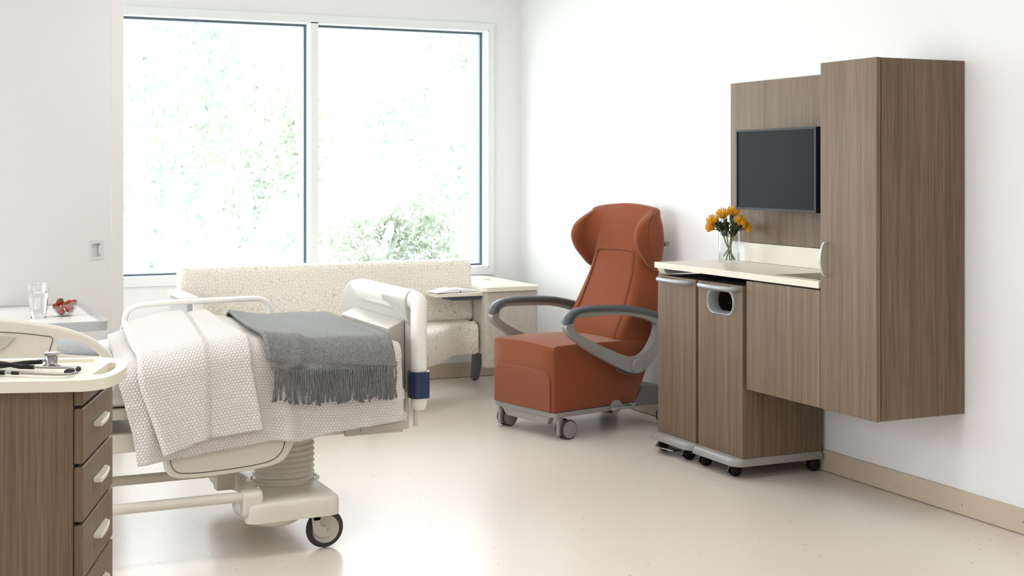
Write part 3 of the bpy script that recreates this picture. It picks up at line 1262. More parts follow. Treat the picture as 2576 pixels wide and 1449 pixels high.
# ------------------------------------------------------------------ overbed table, glass, bowl
tb = thing('overbed_table', 'grey edged overbed table standing beyond the bed', 'table', (.45, 6.1, 0))
TX0, TX1, TY0, TY1, TZ = .20, .822, 5.70, 6.53, .745
b = MB()
b.prism(rrect(TX0 + .02, TX1 - .02, TY0 + .02, TY1 - .02, .02, 4), TZ - .012, TZ, 'z')
b.build('table_top', 'tabletop', tb)
b = MB()
b.prism(rrect(TX0, TX1, TY0, TY1, .045, 6), TZ - .032, TZ + .006, 'z', holes=[rrect(TX0 + .022, TX1 - .03, TY0 + .022, TY1 - .022, .02, 6)[::-1]])
b.build('edge_band', 'tableedge', tb, bevel=.006)
b = MB()
b.prism(rrect(TX0 + .03, TX1 - .03, TY0 + .03, TY1 - .03, .03, 4), TZ - .034, TZ - .012, 'z')
b.build('under_tray', 'bedgrey', tb)
MB().box(.66, .73, 6.0, 6.12, .06, .712).build('column', 'bedlight', tb, bevel=.008)
b = MB()
b.box(.05, .78, 5.98, 6.14, .035, .075)
b.build('foot', 'bedgrey', tb, bevel=.012)
for (x, y) in ((.10, 6.0), (.73, 6.0), (.10, 6.12), (.73, 6.12)):
    MB().lathe([(.017, -.01), (.0185, 0), (.017, .01)], (x, y, .0185), 20, 'y').build('caster', 'rubber', tb)

gl = thing('drinking_glass', 'tall clear glass half filled with water on the overbed table', 'glass', (.578, 5.995, TZ), world=False)
b = MB()
n = 40
b.lathe([(.0, .0), (.029, .0), (.031, .002), (.034, .03), (.0435, .140), (.0445, .144), (.0432, .1445), (.0420, .140), (.0328, .032), (.028, .014), (.0, .017)], (0, 0, 0), n, cap0=False, cap1=False)
b.build('tumbler', 'glass', gl, angle=60)
b = MB()
b.lathe([(.0, .0172), (.0278, .0143), (.0325, .032), (.0393, .107), (.0, .107)], (0, 0, 0), n, cap0=False, cap1=False)
b.build('water', 'water', gl, angle=60)

bw = thing('fruit_bowl', 'small clear glass bowl of strawberries on the overbed table', 'bowl', (.685, 6.03, TZ), world=False, rz=radians(-20))
b = MB()
n = 48
rings = []
pf = [(.0, .0), (.030, .0), (.036, .006), (.044, .022), (.052, .046), (.0535, .050), (.0515, .049), (.042, .024), (.033, .010), (.026, .006), (.0, .006)]
for r, h in pf:
    rings.append([(r * cos(a) * 1.06, r * sin(a) * .95, h * (1 + .22 * cos(a) * (h / .05) * (1 if h > .008 else 0) + .10 * cos(a) ** 2 * (1 if h > .02 else 0))) for a in [2 * pi * j / n for j in range(n)]])
b.loft(rings, cap=False)
b.build('bowl_glass', 'thin', bw, angle=70)


def berry(label, p, rot, s=1.0):
    t = bpy.data.objects.new('strawberry', None)
    pr = [(.0005, -.019), (.0045, -.0165), (.0085, -.010), (.0115, -.002), (.0128, .005), (.0115, .011), (.007, .0142), (.0005, .015)]
    b = MB()
    b.lathe(pr, (0, 0, 0), 20, cap0=False, cap1=False)
    t = b.build('strawberry', 'berry', None, angle=0)
    c = MB()
    for k in range(7):
        a = 2 * pi * k / 7
        d = Vector((cos(a), sin(a), 0))
        q = Vector((-sin(a), cos(a), 0))
        p0 = Vector((0, 0, .0155))
        c.add([p0, p0 + d * .006 + q * .0028 + Vector((0, 0, .0005)), p0 + d * .0125 + Vector((0, 0, -.001)), p0 + d * .006 - q * .0028 + Vector((0, 0, .0005))], [(0, 1, 2, 3)])
    c.tube([(0, 0, .015), (.001, 0, .021)], .0012, 6)
    c.build('calyx', 'calyx', t)
    t.location = p
    t.rotation_euler = rot
    t.scale = (s, s, s)
    return tag(t, label, 'strawberry', 'strawberries in the glass bowl')


BX, BY, BZ = .685, 6.03, TZ
rv = Vector((cos(TH), -sin(TH), 0))
fv = Vector((sin(TH), cos(TH), 0))


def bpos(r, f, z):
    q = Vector((BX, BY, BZ)) + rv * r + fv * f
    return (q.x, q.y, q.z + z)


berry('red strawberry standing point up in the middle of the bowl, seen through its front', bpos(-.004, -.022, .024), (radians(10), radians(172), .3), 1.05)
berry('topmost bright red strawberry heaped at the left of the bowl', bpos(-.020, -.002, .060), (radians(60), radians(-20), .8), 1.1)
berry('strawberry at the left rim of the bowl with leaves outward', bpos(-.030, -.006, .041), (radians(10), radians(-75), 0), 1.0)
berry('dark red strawberry in the middle of the heap', bpos(.003, -.008, .047), (radians(75), radians(20), .5), 1.0)
berry('dark strawberry at the right of the bowl behind the glass', bpos(.024, -.012, .036), (radians(100), radians(30), 1.3), 1.1)
berry('strawberry at the right rim of the bowl with a green leaf on top', bpos(.036, .004, .056), (radians(20), radians(-60), 2.4), .95)
berry('strawberry at the back of the heap, right of centre', bpos(.014, .014, .055), (radians(60), radians(80), .2), 1.0)
berry('lowest strawberry at the left foot of the bowl', bpos(-.020, -.004, .022), (radians(100), radians(-40), .4), .9)
berry('lowest strawberry at the right foot of the bowl', bpos(.017, .010, .024), (radians(80), radians(60), .9), .9)
berry('strawberry at the back of the heap, left of centre', bpos(-.010, .020, .045), (radians(40), radians(60), 1.9), .95)

# ------------------------------------------------------------------ bedside cart and stethoscope
CA = radians(-18.15)
cart = thing('bedside_cart', 'brown wood bedside cart with drawers and a cream tray top at the left', 'cabinet', (.416, 3.298, 0), CA, world=False)
CW, CL = .395, .44     # across (y), along (-x)
b = MB()
b.box(-CL, -.022, .0, CW, .09, .853)
b.build('body', 'wood', cart, bevel=.002, seg=1)
zs = [.8126, .676, .540, .404, .268, .10]
zt = .853
for k, z0 in enumerate(zs):
    b = MB()
    b.box(-.020, 0, .0, CW, z0 + .0035, zt)
    dr = b.build('drawer', 'wood', cart, bevel=.004, seg=3)
    if k > 0:
        zc = (z0 + zt) / 2
        h = MB()
        h.prism([(0, .125), (.022, .125), (.022, .20), (.016, .262), (0, .285)], zc + .002, zc + .013, 'z')
        h.build('pull', 'cream', dr, bevel=.002, seg=2)
    zt = z0 - .0035
MB().box(-.024, -.019, .002, CW - .002, .1, .85).build('shadow_gap', 'blackp', cart)
b = MB()
b.box(-CL + .01, -.03, .01, CW - .01, .06, .09)
b.build('plinth', 'darkgrey', cart, bevel=.004)
for (x, y) in ((-.06, .05), (-.06, CW - .05), (-CL + .06, .05), (-CL + .06, CW - .05)):
    MB().lathe([(.027, -.014), (.030, -.008), (.030, .008), (.027, .014)], (x, y, .030), 24, 'y').build('caster', 'rubber', cart)
b = MB()
o1 = catmull([(-.0, -.030), (.020, -.022), (.046, .004), (.060, .045), (.067, .10), (.069, .165), (.063, .23), (.046, .29), (.022, .333), (-.002, .355), (-.03, .368)], 4)
outl = [(-CL - .03, -.030)] + [tuple(p) for p in o1] + [(-CL - .03, .368)]
hole = catmull([(.010, .067), (.012, .16), (.014, .258), (.020, .266), (.031, .257), (.040, .215), (.0445, .165), (.044, .125), (.036, .080), (.026, .064), (.014, .062)], 3, True)
inner = rrect(-CL, -.026, .006, .335, .015, 4)
b.prism(outl, .872, .880, 'z', holes=[hole[::-1], inner[::-1]])
b.prism(outl, .854, .872, 'z', holes=[hole[::-1]])
b.build('tray_top', 'tray_cream', cart, bevel=.0, angle=50)
MB().box(-.02, .01, .30, .335, .836, .853).build('latch', 'slate', cart, bevel=.002)

st = thing('stethoscope', 'black tubed stethoscope with a steel chest piece lying on the cart tray', 'stethoscope', (.416, 3.298, .8728), CA, world=False)
b = MB()
tubez = .007
b.tube(catmull([(-.150, .262, .012), (-.19, .262, .010), (-.24, .235, .007), (-.285, .20, .007), (-.30, .165, .007), (-.27, .135, .007), (-.235, .120, .007), (-.205, .112, .008)], 6), .0058, 12)
b.build('tubing', 'blackp', st)
b = MB()
b.tube(catmull([(-.27, .225, .016), (-.235, .215, .016), (-.20, .200, .012), (-.175, .190, .010), (-.152, .183, .010)], 6), .0055, 12)
b.tube(catmull([(-.270, .150, .010), (-.24, .165, .018), (-.21, .175, .018), (-.185, .18, .012), (-.165, .186, .011)], 6), .0055, 12)
b.build('tubing', 'blackp', st)
bell = MB()
bell.lathe([(.0, .0), (.0215, .0), (.0225, .003), (.017, .006), (.0145, .009), (.0145, .026), (.019, .029), (.0205, .031), (.0205, .034), (.0185, .035), (.017, .0335), (.0, .0335)], (-.128, .268, 0), 36, cap0=False, cap1=False)
bell.tube([(-.141, .268, .016), (-.160, .266, .014)], .0036, 12)
cp = bell.build('chest_piece', 'steel', st, angle=40)
MB().lathe([(.0, .0338), (.0168, .0338), (.0168, .0345), (.0, .0347)], (-.128, .268, 0), 32, cap0=False, cap1=False).build('diaphragm', 'tabletop', cp)
b = MB()
b.tube(catmull([(-.152, .183, .010), (-.11, .170, .010), (-.07, .157, .011), (-.042, .140, .013), (-.034, .125, .014), (-.036, .112, .012)], 6), .0031, 10)
b.build('ear_tube', 'steel', st)
b = MB()
b.tube(catmull([(-.205, .112, .008), (-.175, .102, .008), (-.12, .083, .008), (-.07, .068, .008), (-.040, .068, .009), (-.028, .085, .010)], 6), .0031, 10)
b.build('ear_tube', 'steel', st)
MB().tube([(-.186, .1045, .008), (-.168, .099, .008)], .0042, 12).build('binaural_clip', 'blackp', st)
for (p0, p1) in (((-.040, .104, .012), (-.058, .078, .012)), ((-.034, .106, .012), (-.032, .124, .014))):
    p0, p1 = Vector(p0), Vector(p1)
    b = MB()
    b.tube([p0.lerp(p1, t) for t in (0, .15, .4, .7, .92, 1)], [.0028, .0048, .0066, .0066, .0045, .0015], 14)
    b.build('ear_tip', 'rubber', st)

# ------------------------------------------------------------------ recliner
RA = radians(12.3)
rec = thing('recliner', 'orange upholstered wing back recliner on grey casters beside the counter', 'armchair', (3.049, 6.103, 0), RA, world=False)
SWW = .52
# seat block: side outline lofted across the width
side = [(.0, .140), (-.002, .30), (-.004, .44), (.004, .462), (.022, .470), (.20, .472), (.42, .466), (.60, .458), (.655, .452), (.672, .43), (.672, .40), (.658, .36), (.63, .30), (.60, .24), (.565, .175), (.546, .140)]
b = MB()
rings = []
for k in range(11):
    t = k / 10
    w = lerp(0, SWW, t)
    cr = .016 * sin(pi * t)
    e = .010 if k in (0, 10) else 0
    ring = []
    for (x, z) in side:
        zz = z + (cr if z > .44 else 0)
        if e:
            cx_, cz_ = .30, .31
            zz = zz + (e if zz < cz_ else -e)
            x = x + (e if x < cx_ else -e)
        ring.append((x, w, zz))
    rings.append(ring)
rings[1] = [(x, .010, z) for (x, w, z) in rings[1]]
rings[-2] = [(x, SWW - .010, z) for (x, w, z) in rings[-2]]
b.loft(rings)
b.build('seat', 'orange', rec, angle=50)
b = MB()
pan = rrect(.026, .496, .142, .345, (.055, .055, .004, .004), 7)
b.prism(pan, -.010, .004, 'x')
b.build('leg_rest', 'orange', rec, bevel=.006)
# base frame, apron, wedge behind
b = MB()
b.prism(rrect(.004, .56, .002, SWW - .002, .018, 4), .113, .139, 'z')
b.build('base_frame', 'greym', rec, bevel=.003, seg=2)
b = MB()
b.prism(catmull([(.045, .114), (.062, .100), (.076, .075), (.10, .072), (.25, .072), (.40, .072), (.425, .078), (.448, .100), (.475, .114)], 3), .012, .045, 'x')
b.build('apron', 'greym', rec, bevel=.003, seg=2)
b = MB()
b.prism([(.53, .115), (.775, .113), (.775, .206), (.628, .216), (.60, .20)], .012, SWW - .012, 'y')
b.build('rear_frame', 'darkgrey', rec, bevel=.006)


def chair_caster(x, w):
    b = MB()
    b.prism(rrect(x - .028, x + .006, w - .010, w + .012, .008, 4), .018, .114, 'z')
    o = b.build('caster', 'greym', rec, bevel=.003, seg=2)
    for s in (-1, 1):
        yc = w + s * .022
        t = MB().lathe([(.044, -.010), (.049, -.006), (.050, 0), (.049, .006), (.044, .010)], (x + .030, yc, .050), 36, 'y').build('tire', 'rubber', o)
    for s in (-1, 1):
        yc = w + s * .022
        MB().lathe([(.0, -.0125), (.017, -.0125), (.018, -.0105), (.043, -.0105), (.043, .0105), (.018, .0105), (.017, .0125), (.0, .0125)], (x + .030, yc, .050), 36, 'y', cap0=False, cap1=False).build('wheel_disc', 'greym', o)


chair_caster(.062, .022)
chair_caster(.040, .49)
chair_caster(.742, .004)
chair_caster(.742, .47)
# brake pedal
b = MB()
b.prism(rrect(.36, .505, -.040, .004, (.018, .02, .02, .018), 5), .120, .134, 'z')
b.lathe([(.036, -.012), (.036, .004)], (.408, 0, .136), 28, 'y', sy=.9)
pd = b.build('brake_pedal', 'greym', rec, bevel=.003)
MB().box(.462, .492, -.036, -.012, .133, .137).build('indicator', 'green', pd, bevel=.001)

# back cushion
lev = [(.448, .452, .700, .240, .262), (.50, .462, .712, .245, .264), (.56, .500, .722, .242, .264), (.64, .540, .728, .235, .262), (.73, .580, .733, .215, .258),
       (.81, .610, .737, .195, .255), (.90, .636, .74, .182, .25), (1.0, .652, .745, .170, .245), (1.08, .672, .742, .165, .24)]
rings = []
WC = .262
for z, bf, br, hf, hr in lev:
    r = .035
    pts = []
    base = [(bf, WC - hf), (bf, WC + hf), (br, WC + hr), (br, WC - hr)]
    for i in range(4):
        p0, p1, p2 = Vector(base[i - 1]), Vector(base[i]), Vector(base[(i + 1) % 4])
        a = p1 + (p0 - p1).normalized() * r
        c = p1 + (p2 - p1).normalized() * r
        for k in range(6):
            t = k / 5
            pts.append((1 - t) ** 2 * a + 2 * t * (1 - t) * p1 + t * t * c)
    rings.append([(p.x, p.y, z) for p in pts])
lo_ = [(WX, WY, z - .012) for (WX, WY, z) in [(lerp(p[0], .58, .12), lerp(p[1], WC, .10), p[2]) for p in rings[0]]]
b = MB()
b.loft([lo_] + rings)
back = b.build('backrest', 'orange', rec, angle=60)


def bfront(z):
    return interp([(q[0], q[1]) for q in lev], z)


pl = []
for w, z in [(.065, .470), (.070, .55), (.078, .64), (.088, .74), (.100, .84), (.110, .90)]:
    pl.append((w, z))
top = [(.114, .918), (.128, .930), (.16, .934), (.26, .936), (.36, .934), (.396, .930), (.410, .918)]
right = [(WC * 2 - w, z) for w, z in reversed(pl)]
loop = catmull(pl + top + right, 4)
MB().tube([(bfront(z) - .001, w, z) for w, z in loop], .0045, 8).build('piping', 'orange', back)
MB().tube([(bfront(z) - .0008, lerp(w, WC, .05), z if z < .92 else z - .010) for w, z in loop], .0022, 6).build('piping', 'orangeseam', back)
MB().tube([(interp([(.448, .452), (.5, .462)], .462) + .003, w, .462 + .0 * w) for w in [.04 + .444 * k / 12 for k in range(13)]], .003, 8).build('piping', 'orange', back)

# wrap-around headrest
reach = [(.822, .690), (.84, .650), (.87, .628), (.92, .578), (.965, .552), (1.0, .544), (1.04, .550), (1.092, .572), (1.125, .612), (1.148, .648), (1.168, .688), (1.19, .735)]
zsl = [.822, .835, .855, .885, .92, .96, 1.0, 1.04, 1.08, 1.11, 1.14, 1.156, 1.168]
rings = []
for z in zsl:
    bf = interp(reach, z)
    bo = interp([(.82, .758), (.95, .772), (1.05, .770), (1.13, .762), (1.174, .748), (1.183, .742), (1.188, .735)], z)
    bi = interp([(.82, .72), (1.0, .662), (1.08, .672), (1.14, .690), (1.168, .698)], z)
    bi = min(bi, bo - .045)
    hw = interp([(.82, .268), (.9, .285), (1.0, .292), (1.1, .283), (1.16, .272), (1.174, .265), (1.183, .258), (1.188, .252)], z)
    th = interp([(.82, .012), (.86, .045), (1.0, .060), (1.1, .058), (1.168, .050)], z)
    bfi = bf
    q = []
    rc = max(.012, min(.075, (bo - bf) * .75))

    def arc(cx, cy, r, a0, a1, m):
        return [(cx + r * cos(radians(lerp(a0, a1, k / m))), cy + r * sin(radians(lerp(a0, a1, k / m)))) for k in range(m + 1)]
    L = max(bf + .004, bo - rc)
    # outer path from near front, round the back, to far front (b, w')
    q += [(bf, -hw + th * .5), (bf + .004, -hw + .006), (lerp(bf, bo - rc, .25), -hw), (lerp(bf, bo - rc, .6), -hw)]
    q += arc(bo - rc, -hw + rc, rc, -90, 0, 5)
    q += [(bo, -hw * .35), (bo, 0), (bo, hw * .35)]
    q += arc(bo - rc, hw - rc, rc, 0, 90, 5)
    q += [(lerp(bf, bo - rc, .6), hw), (lerp(bf, bo - rc, .25), hw), (bf + .004, hw - .006), (bf, hw - th * .5)]
    ri = .045
    bi2 = min(max(bi, bf + .012), bo - .040)
    q += [(bf + .006, hw - th * .9), (lerp(bf, bi2, .35), hw - th), (lerp(bf, bi2, .7), hw - th * 1.02)]
    q += [(bi2 - .004, hw - th - .03), (bi2, hw - th - .07), (bi2, 0), (bi2, -hw + th + .07), (bi2 - .004, -hw + th + .03)]
    q += [(lerp(bf, bi2, .7), -hw + th * 1.02), (lerp(bf, bi2, .35), -hw + th), (bf + .006, -hw + th * .9)]
    cz_ = sm(1.0, 1.186, z) * .036
    rings.append([(p[0], WC + p[1], z - cz_ * (p[1] / .28) ** 2) for p in q])
top_ring = rings[-1]
flat2 = [(p[0], p[1]) for p in top_ring]
ar = sum(flat2[i - 1][0] * flat2[i][1] - flat2[i][0] * flat2[i - 1][1] for i in range(len(flat2)))
for d_, dz in ((.003, .007), (.008, .013), (.013, .016)):
    q2 = inset(flat2, d_ if ar > 0 else -d_)
    rings.append([(p[0], p[1], t[2] + dz) for p, t in zip(q2, top_ring)])
b = MB()
b.loft(rings, cap=False)
for rg, fl in ((rings[0], True), (rings[-1], False)):
    tri = tessellate_polygon([[Vector((p[0], p[1], 0)) for p in rg]])
    b.add(rg, [tuple(t) for t in tri])
hd = b.build('headrest', 'orange', rec, sub=2, angle=0)
# seams on the near outer wing and between wing and head panel
hwz = [(.82, .268), (.9, .285), (1.0, .292), (1.1, .283), (1.168, .267)]
MB().tube([(x, WC - interp(hwz, z) + .0025, z) for x, z in catmull([(.672, 1.140), (.643, 1.105), (.621, 1.059), (.615, 1.001), (.624, .955), (.645, .905), (.668, .862)], 6)], .0028, 8).build('wing_seam', 'orangeseam', hd)
# push handle behind
b = MB()
HW0, HW1 = .035, .49
b.tube([(.812, HW0, .965), (.812, HW1, .965)], .0135, 16)
for w in (.10, .42):
    b.tube([(.765, w, .985), (.812, w, .965)], .007, 10)
b.build('push_handle', 'greym', rec)

# arms
lower = [(.017, .576), (.035, .544), (.066, .518), (.165, .452), (.286, .387), (.389, .338), (.452, .312), (.494, .306), (.541, .315), (.592, .348), (.633, .392), (.672, .45), (.692, .505), (.690, .55), (.668, .588)]
topo = [(.652, .609), (.555, .637), (.428, .659), (.263, .669), (.142, .668), (.082, .658), (.047, .635), (.033, .609)]
inn = [(.064, .585), (.074, .56), (.141, .518), (.237, .474), (.348, .428), (.431, .4), (.494, .391), (.536, .4), (.579, .432), (.614, .48), (.632, .52), (.634, .546), (.612, .563), (.536, .59), (.41, .614), (.245, .624), (.137, .627), (.086, .620), (.066, .604)]
oc = catmull(lower + topo[:-1] + [(.030, .608), (.016, .59)], 3, True)
oc = catmull(lower + [(.650, .598), (.555, .626), (.428, .648), (.263, .657), (.142, .655), (.092, .643), (.060, .624), (.040, .605)], 3, True)
ic = catmull(inn, 3, True)


def arm(w, root):
    b = MB()
    b.prism(oc, w, w + .042, 'y', holes=[ic[::-1]])
    a = b.build('arm', 'greym', root, angle=40)
    d = a.modifiers.new('round', 'BEVEL')
    d.width = .004
    d.segments = 2
    d.limit_method = 'ANGLE'
    d.angle_limit = radians(50)
    p = MB()
    topc = catmull([(.010, .596), (.018, .618), (.034, .640), (.075, .662), (.142, .673), (.263, .675), (.428, .664), (.555, .641), (.66, .612), (.70, .585)], 4)
    low = catmull([(.70, .560), (.64, .584), (.536, .613), (.368, .638), (.165, .648), (.092, .640), (.062, .618), (.052, .596)], 4)
    rings = []
    m = len(topc)
    lw = low[::-1]
    for i in range(m):
        tx, tz = topc[i]
        t = i / (m - 1)
        k = t * (len(lw) - 1)
        j = min(int(k), len(lw) - 2)
        lx = lerp(lw[j][0], lw[j + 1][0], k - j)
        lz = lerp(lw[j][1], lw[j + 1][1], k - j)
        # cross-section: rounded rectangle between low and top, width .056
        y0, y1 = w - .008, w + .050
        r = .22
        sec = [(y0, 0), (y0, .6), (y0 + .006, .86), (y0 + .018, .98), ((y0 + y1) / 2, 1.02), (y1 - .018, .98), (y1 - .006, .86), (y1, .6), (y1, 0)]
        rings.append([(lerp(lx, tx, q), yy, lerp(lz, tz, q)) for yy, q in sec])
    p.loft(rings)
    p.build('arm_pad', 'charcoal', a, angle=50)
    return a


A1 = arm(-.074, rec)
arm(.552, rec)
b = MB()
b.lathe([(.0, -.012), (.034, -.012), (.038, -.008), (.038, .002)], (.492, -.074, .346), 32, 'y', cap0=False, cap1=False)
b.build('pivot_cap', 'greym', A1)
b = MB()
b.tube(catmull([(.37, -.045, .338), (.40, -.047, .320), (.44, -.048, .306), (.49, -.048, .303)], 5), .004, 8)
b.prism([(.488, .300), (.535, .300), (.530, .328), (.520, .326)], -.066, -.040, 'y')
b.build('release_lever', 'slate', A1)
b = MB()
b.tube([(.128, -.052, .624), (.36, -.052, .624)], .0045, 8)
for x in (.155, .33):
    b.box(x, x + .012, -.058, -.046, .622, .645)
b.build('under_rail', 'greym', A1)
MB().box(.45, .54, -.034, .02, .322, .368).build('arm_mount', 'darkgrey', rec, bevel=.006)
MB().box(.45, .54, .50, .554, .322, .368).build('arm_mount', 'darkgrey', rec, bevel=.006)

# ------------------------------------------------------------------ cabinets along the right wall
tall = thing('tall_cabinet', 'tall wall hung brown wood cabinet at the right', 'cabinet', (3.65, 4.29, .4))
MB().box(3.4545, XR - .001, 4.119, 4.460, .403, 1.797).build('body', 'wood', tall, bevel=.0015, seg=1)
dr = MB().box(3.430, 3.4505, 4.118, 4.460, .402, 1.798).build('door', 'wood', tall, bevel=.0015, seg=2)
b = MB()
hp = catmull([(3.430, 1.074), (3.414, 1.072), (3.402, 1.045), (3.397, 1.007), (3.402, .970), (3.414, .943), (3.430, .941)], 6)
rings = []
for i, (x, z) in enumerate(hp):
    p0, p1 = Vector(hp[max(i - 1, 0)]), Vector(hp[min(i + 1, len(hp) - 1)])
    t = (p1 - p0).normalized()
    n2 = Vector((-t.y, t.x))
    rings.append([(x + n2.x * q[0], 4.418 + q[1], z + n2.y * q[0]) for q in rrect(-.0035, .0035, -.006, .006, .002, 3)])
b.loft(rings)
b.build('handle', 'pull', dr)

basec = thing('base_cabinet', 'wall hung brown wood cabinet under the sink, left of the tall cabinet', 'cabinet', (3.65, 4.72, .4))
b = MB()
b.box(3.452, XR - .001, 4.463, 4.477, .403, .872)
b.box(3.452, XR - .001, 4.965, 4.981, .403, .872)
b.box(3.452, XR - .001, 4.477, 4.965, .403, .42)
b.box(3.852, XR - .001, 4.477, 4.965, .42, .872)
b.build('body', 'wood', basec, bevel=.0015, seg=1)
MB().box(3.430, 3.4505, 4.463, 4.981, .402, .878).build('door', 'wood', basec, bevel=.0015, seg=2)
MB().box(3.453, 3.467, 4.478, 4.964, .84, .8845).build('gap_shade_strip', 'wooddark', basec)  # near-black strip that paints the shade in the gap under the worktop

ct = thing('countertop', 'cream solid worktop with a backsplash and a sink', 'countertop', (3.63, 5.1, .885))
b = MB()
sink_h = rrect(3.482, 3.76, 4.49, 4.845, .012, 4)
b.prism([(3.424, 4.464), (XR - .001, 4.464), (XR - .001, 5.757), (3.424, 5.757)], .886, .914, 'z', holes=[sink_h[::-1]])
b.build('worktop', 'counter', ct, smooth=False)
b = MB()
b.prism(rrect(3.470, 3.772, 4.478, 4.857, .02, 4), .750, .886, 'z', holes=[rrect(3.481, 3.761, 4.489, 4.846, .015, 4)[::-1]])
b.prism(rrect(3.470, 3.772, 4.478, 4.857, .02, 4), .742, .752, 'z')
b.build('sink_basin', 'steel', ct)
MB().box(3.845, XR - .001, 4.464, 5.60, .9145, 1.008).build('backsplash', 'counter', ct, bevel=.0015, seg=1)
b = MB()
b.prism(catmull([(3.437, .886), (3.442, .872), (3.455, .862), (3.475, .8605), (3.84, .8605), (3.85, .886)], 3), 5.69, 5.75, 'y')
b.build('support_bracket', 'cream', ct, bevel=.003)

wp = thing('wall_panel', 'flat brown wood panel on the wall behind the monitor', 'panel', (3.86, 5.1, 1.4))
o = MB().box(3.850, XR - .001, 4.464, 5.728, 1.0095, 1.798).build('wood_panel', 'wood', wp, bevel=.001, seg=1)

tv = thing('monitor', 'black flat screen monitor mounted on the wood panel', 'monitor', (3.74, 5.18, 1.17))
b = MB()
b.prism([(4.867, 1.175), (5.487, 1.175), (5.487, 1.557), (4.867, 1.557)], 3.718, 3.75, 'x',
        holes=[[(4.879, 1.187), (4.879, 1.547), (5.477, 1.547), (5.477, 1.187)]])
b.box(3.727, 3.75, 4.870, 5.484, 1.178, 1.554)
b.build('housing', 'blackp', tv, smooth=False)
MB().box(3.7215, 3.728, 4.878, 5.478, 1.186, 1.548).build('screen', 'screen', tv)
MB().box(3.75, 3.850, 5.05, 5.30, 1.28, 1.46).build('wall_bracket', 'blackp', tv, bevel=.004)


# ------------------------------------------------------------------ waste carts
def waste_cart(label, y0, y1, opening):
    t = thing('waste_cart', label, 'cart', (3.64, (y0 + y1) / 2, 0))
    zb, zt_ = .092, .853
    xf, xb = 3.42, 3.85
    b = MB()
    b.box(xf + .022, xb, y0 + .001, y0 + .014, zb, zt_ - .01)
    b.box(xf + .022, xb, y1 - .014, y1 - .001, zb, zt_ - .01)
    b.box(xb - .014, xb, y0 + .014, y1 - .014, zb, zt_ - .01)
    b.box(xf + .022, xb, y0 + .014, y1 - .014, zb, zb + .014)
    b.build('body', 'wood', t, bevel=.001, seg=1)
    MB().box(xf + .03, xb - .02, y0 + .016, y1 - .016, zb + .03, zb + .5).build('bin_liner', 'wooddark', t)
    b = MB()
    b.box(xf + .024, xb, y0 + .002, y1 - .002, zt_ - .012, zt_ - .001)
    b.build('lid', 'wooddark', t)
    yc = (y0 + y1) / 2 - .006
    if opening:
        def oval(sx, sz, m=44):
            pts = []
            for k in range(m):
                a = 2 * pi * k / m
                c_, s_ = cos(a), sin(a)
                ex = 2 / 2.6
                x = abs(c_) ** ex * (1 if c_ > 0 else -1)
                z = abs(s_) ** ex * (1 if s_ > 0 else -1)
                z = max(-.86, min(.86, z)) / .86
                pts.append((yc + x * sx, .770 + z * sz))
            return pts
        b = MB()
        b.prism(rrect(y0, y1, zb, zt_, .001, 1), xf, xf + .02, 'x', holes=[oval(.100, .050)[::-1]])
        d = b.build('front_panel', 'wood', t, smooth=False)
        ring = MB()
        o_, i_ = oval(.1105, .058), oval(.098, .047)
        m = len(o_)
        rr = []
        for (oo, x) in ((o_, xf), ([(lerp(a[0], c[0], .3), lerp(a[1], c[1], .3)) for a, c in zip(o_, i_)], xf - .006), ([(lerp(a[0], c[0], .7), lerp(a[1], c[1], .7)) for a, c in zip(o_, i_)], xf - .006), (i_, xf), (oval(.094, .044), xf + .05)):
            rr.append([(x, p[0], p[1]) for p in oo])
        ring.loft(rr, cap=False)
        ring.build('chute_ring', 'silver', d, angle=60)
    else:
        d = MB().box(xf, xf + .02, y0, y1, zb, zt_).build('front_panel', 'wood', t, bevel=.003, seg=2)
    hp = catmull([(xf + .004, y1 - .035, .838), (xf - .022, y1 - .045, .838), (xf - .042, y1 - .075, .838), (xf - .049, y1 - .12, .838), (xf - .052, (y0 + y1) / 2, .838), (xf - .049, y0 + .09, .838), (xf - .042, y0 + .055, .838), (xf - .022, y0 + .036, .838), (xf + .004, y0 + .030, .838)], 5)
    b = MB()
    b.tube(hp, .0115, 16)
    b.build('handle', 'silver', d)
    # base tray
    b = MB()
    rr = []
    for (d_, z) in ((0, .059), (0, .064), (.004, .080), (.008, .089), (.014, .092)):
        q = rrect(xf - .042 + d_, xb + .006 - d_, y0 - .010 + d_ * .4, y1 + .008 - d_ * .4, (.01, .03, .05, .01)[::1], 5)
        rr.append([(p[0], p[1], z) for p in q])
    b.loft(rr)
    b.build('base_tray', 'greym', t, angle=40)
    for (x, y, lock) in ((xf + .010, y0 + .085, 1), (xf + .010, y1 - .032, 1), (xb - .035, y0 + .028, 0), (xb - .035, y1 - .04, 0)):
        c = MB()
        c.lathe([(.0225, -.019), (.0275, -.016), (.029, -.010), (.029, -.003), (.024, -.002), (.024, .002), (.029, .003), (.029, .010), (.0275, .016), (.0225, .019)], (x + .006, y, .029), 28, 'y')
        c.box(x - .006, x + .012, y - .006, y + .006, .04, .061)
        cc = c.build('caster', 'blackp', t, angle=45)
        if lock:
            k = MB()
            k.prism([(x - .024, .050), (x - .012, .052), (x - .018, .036), (x - .034, .030), (x - .036, .026), (x - .024, .024), (x - .020, .012), (x - .014, .010), (x - .026, .034)], y - .010, y + .010, 'y')
            k.build('brake_tab', 'greym' if False else 'slate', cc)
    return t


waste_cart('brown wood waste cart with a solid front, at the far end of the counter', 5.376, 5.716, False)
wc2 = waste_cart('brown wood waste cart with an oval chute opening in its front', 4.995, 5.352, True)
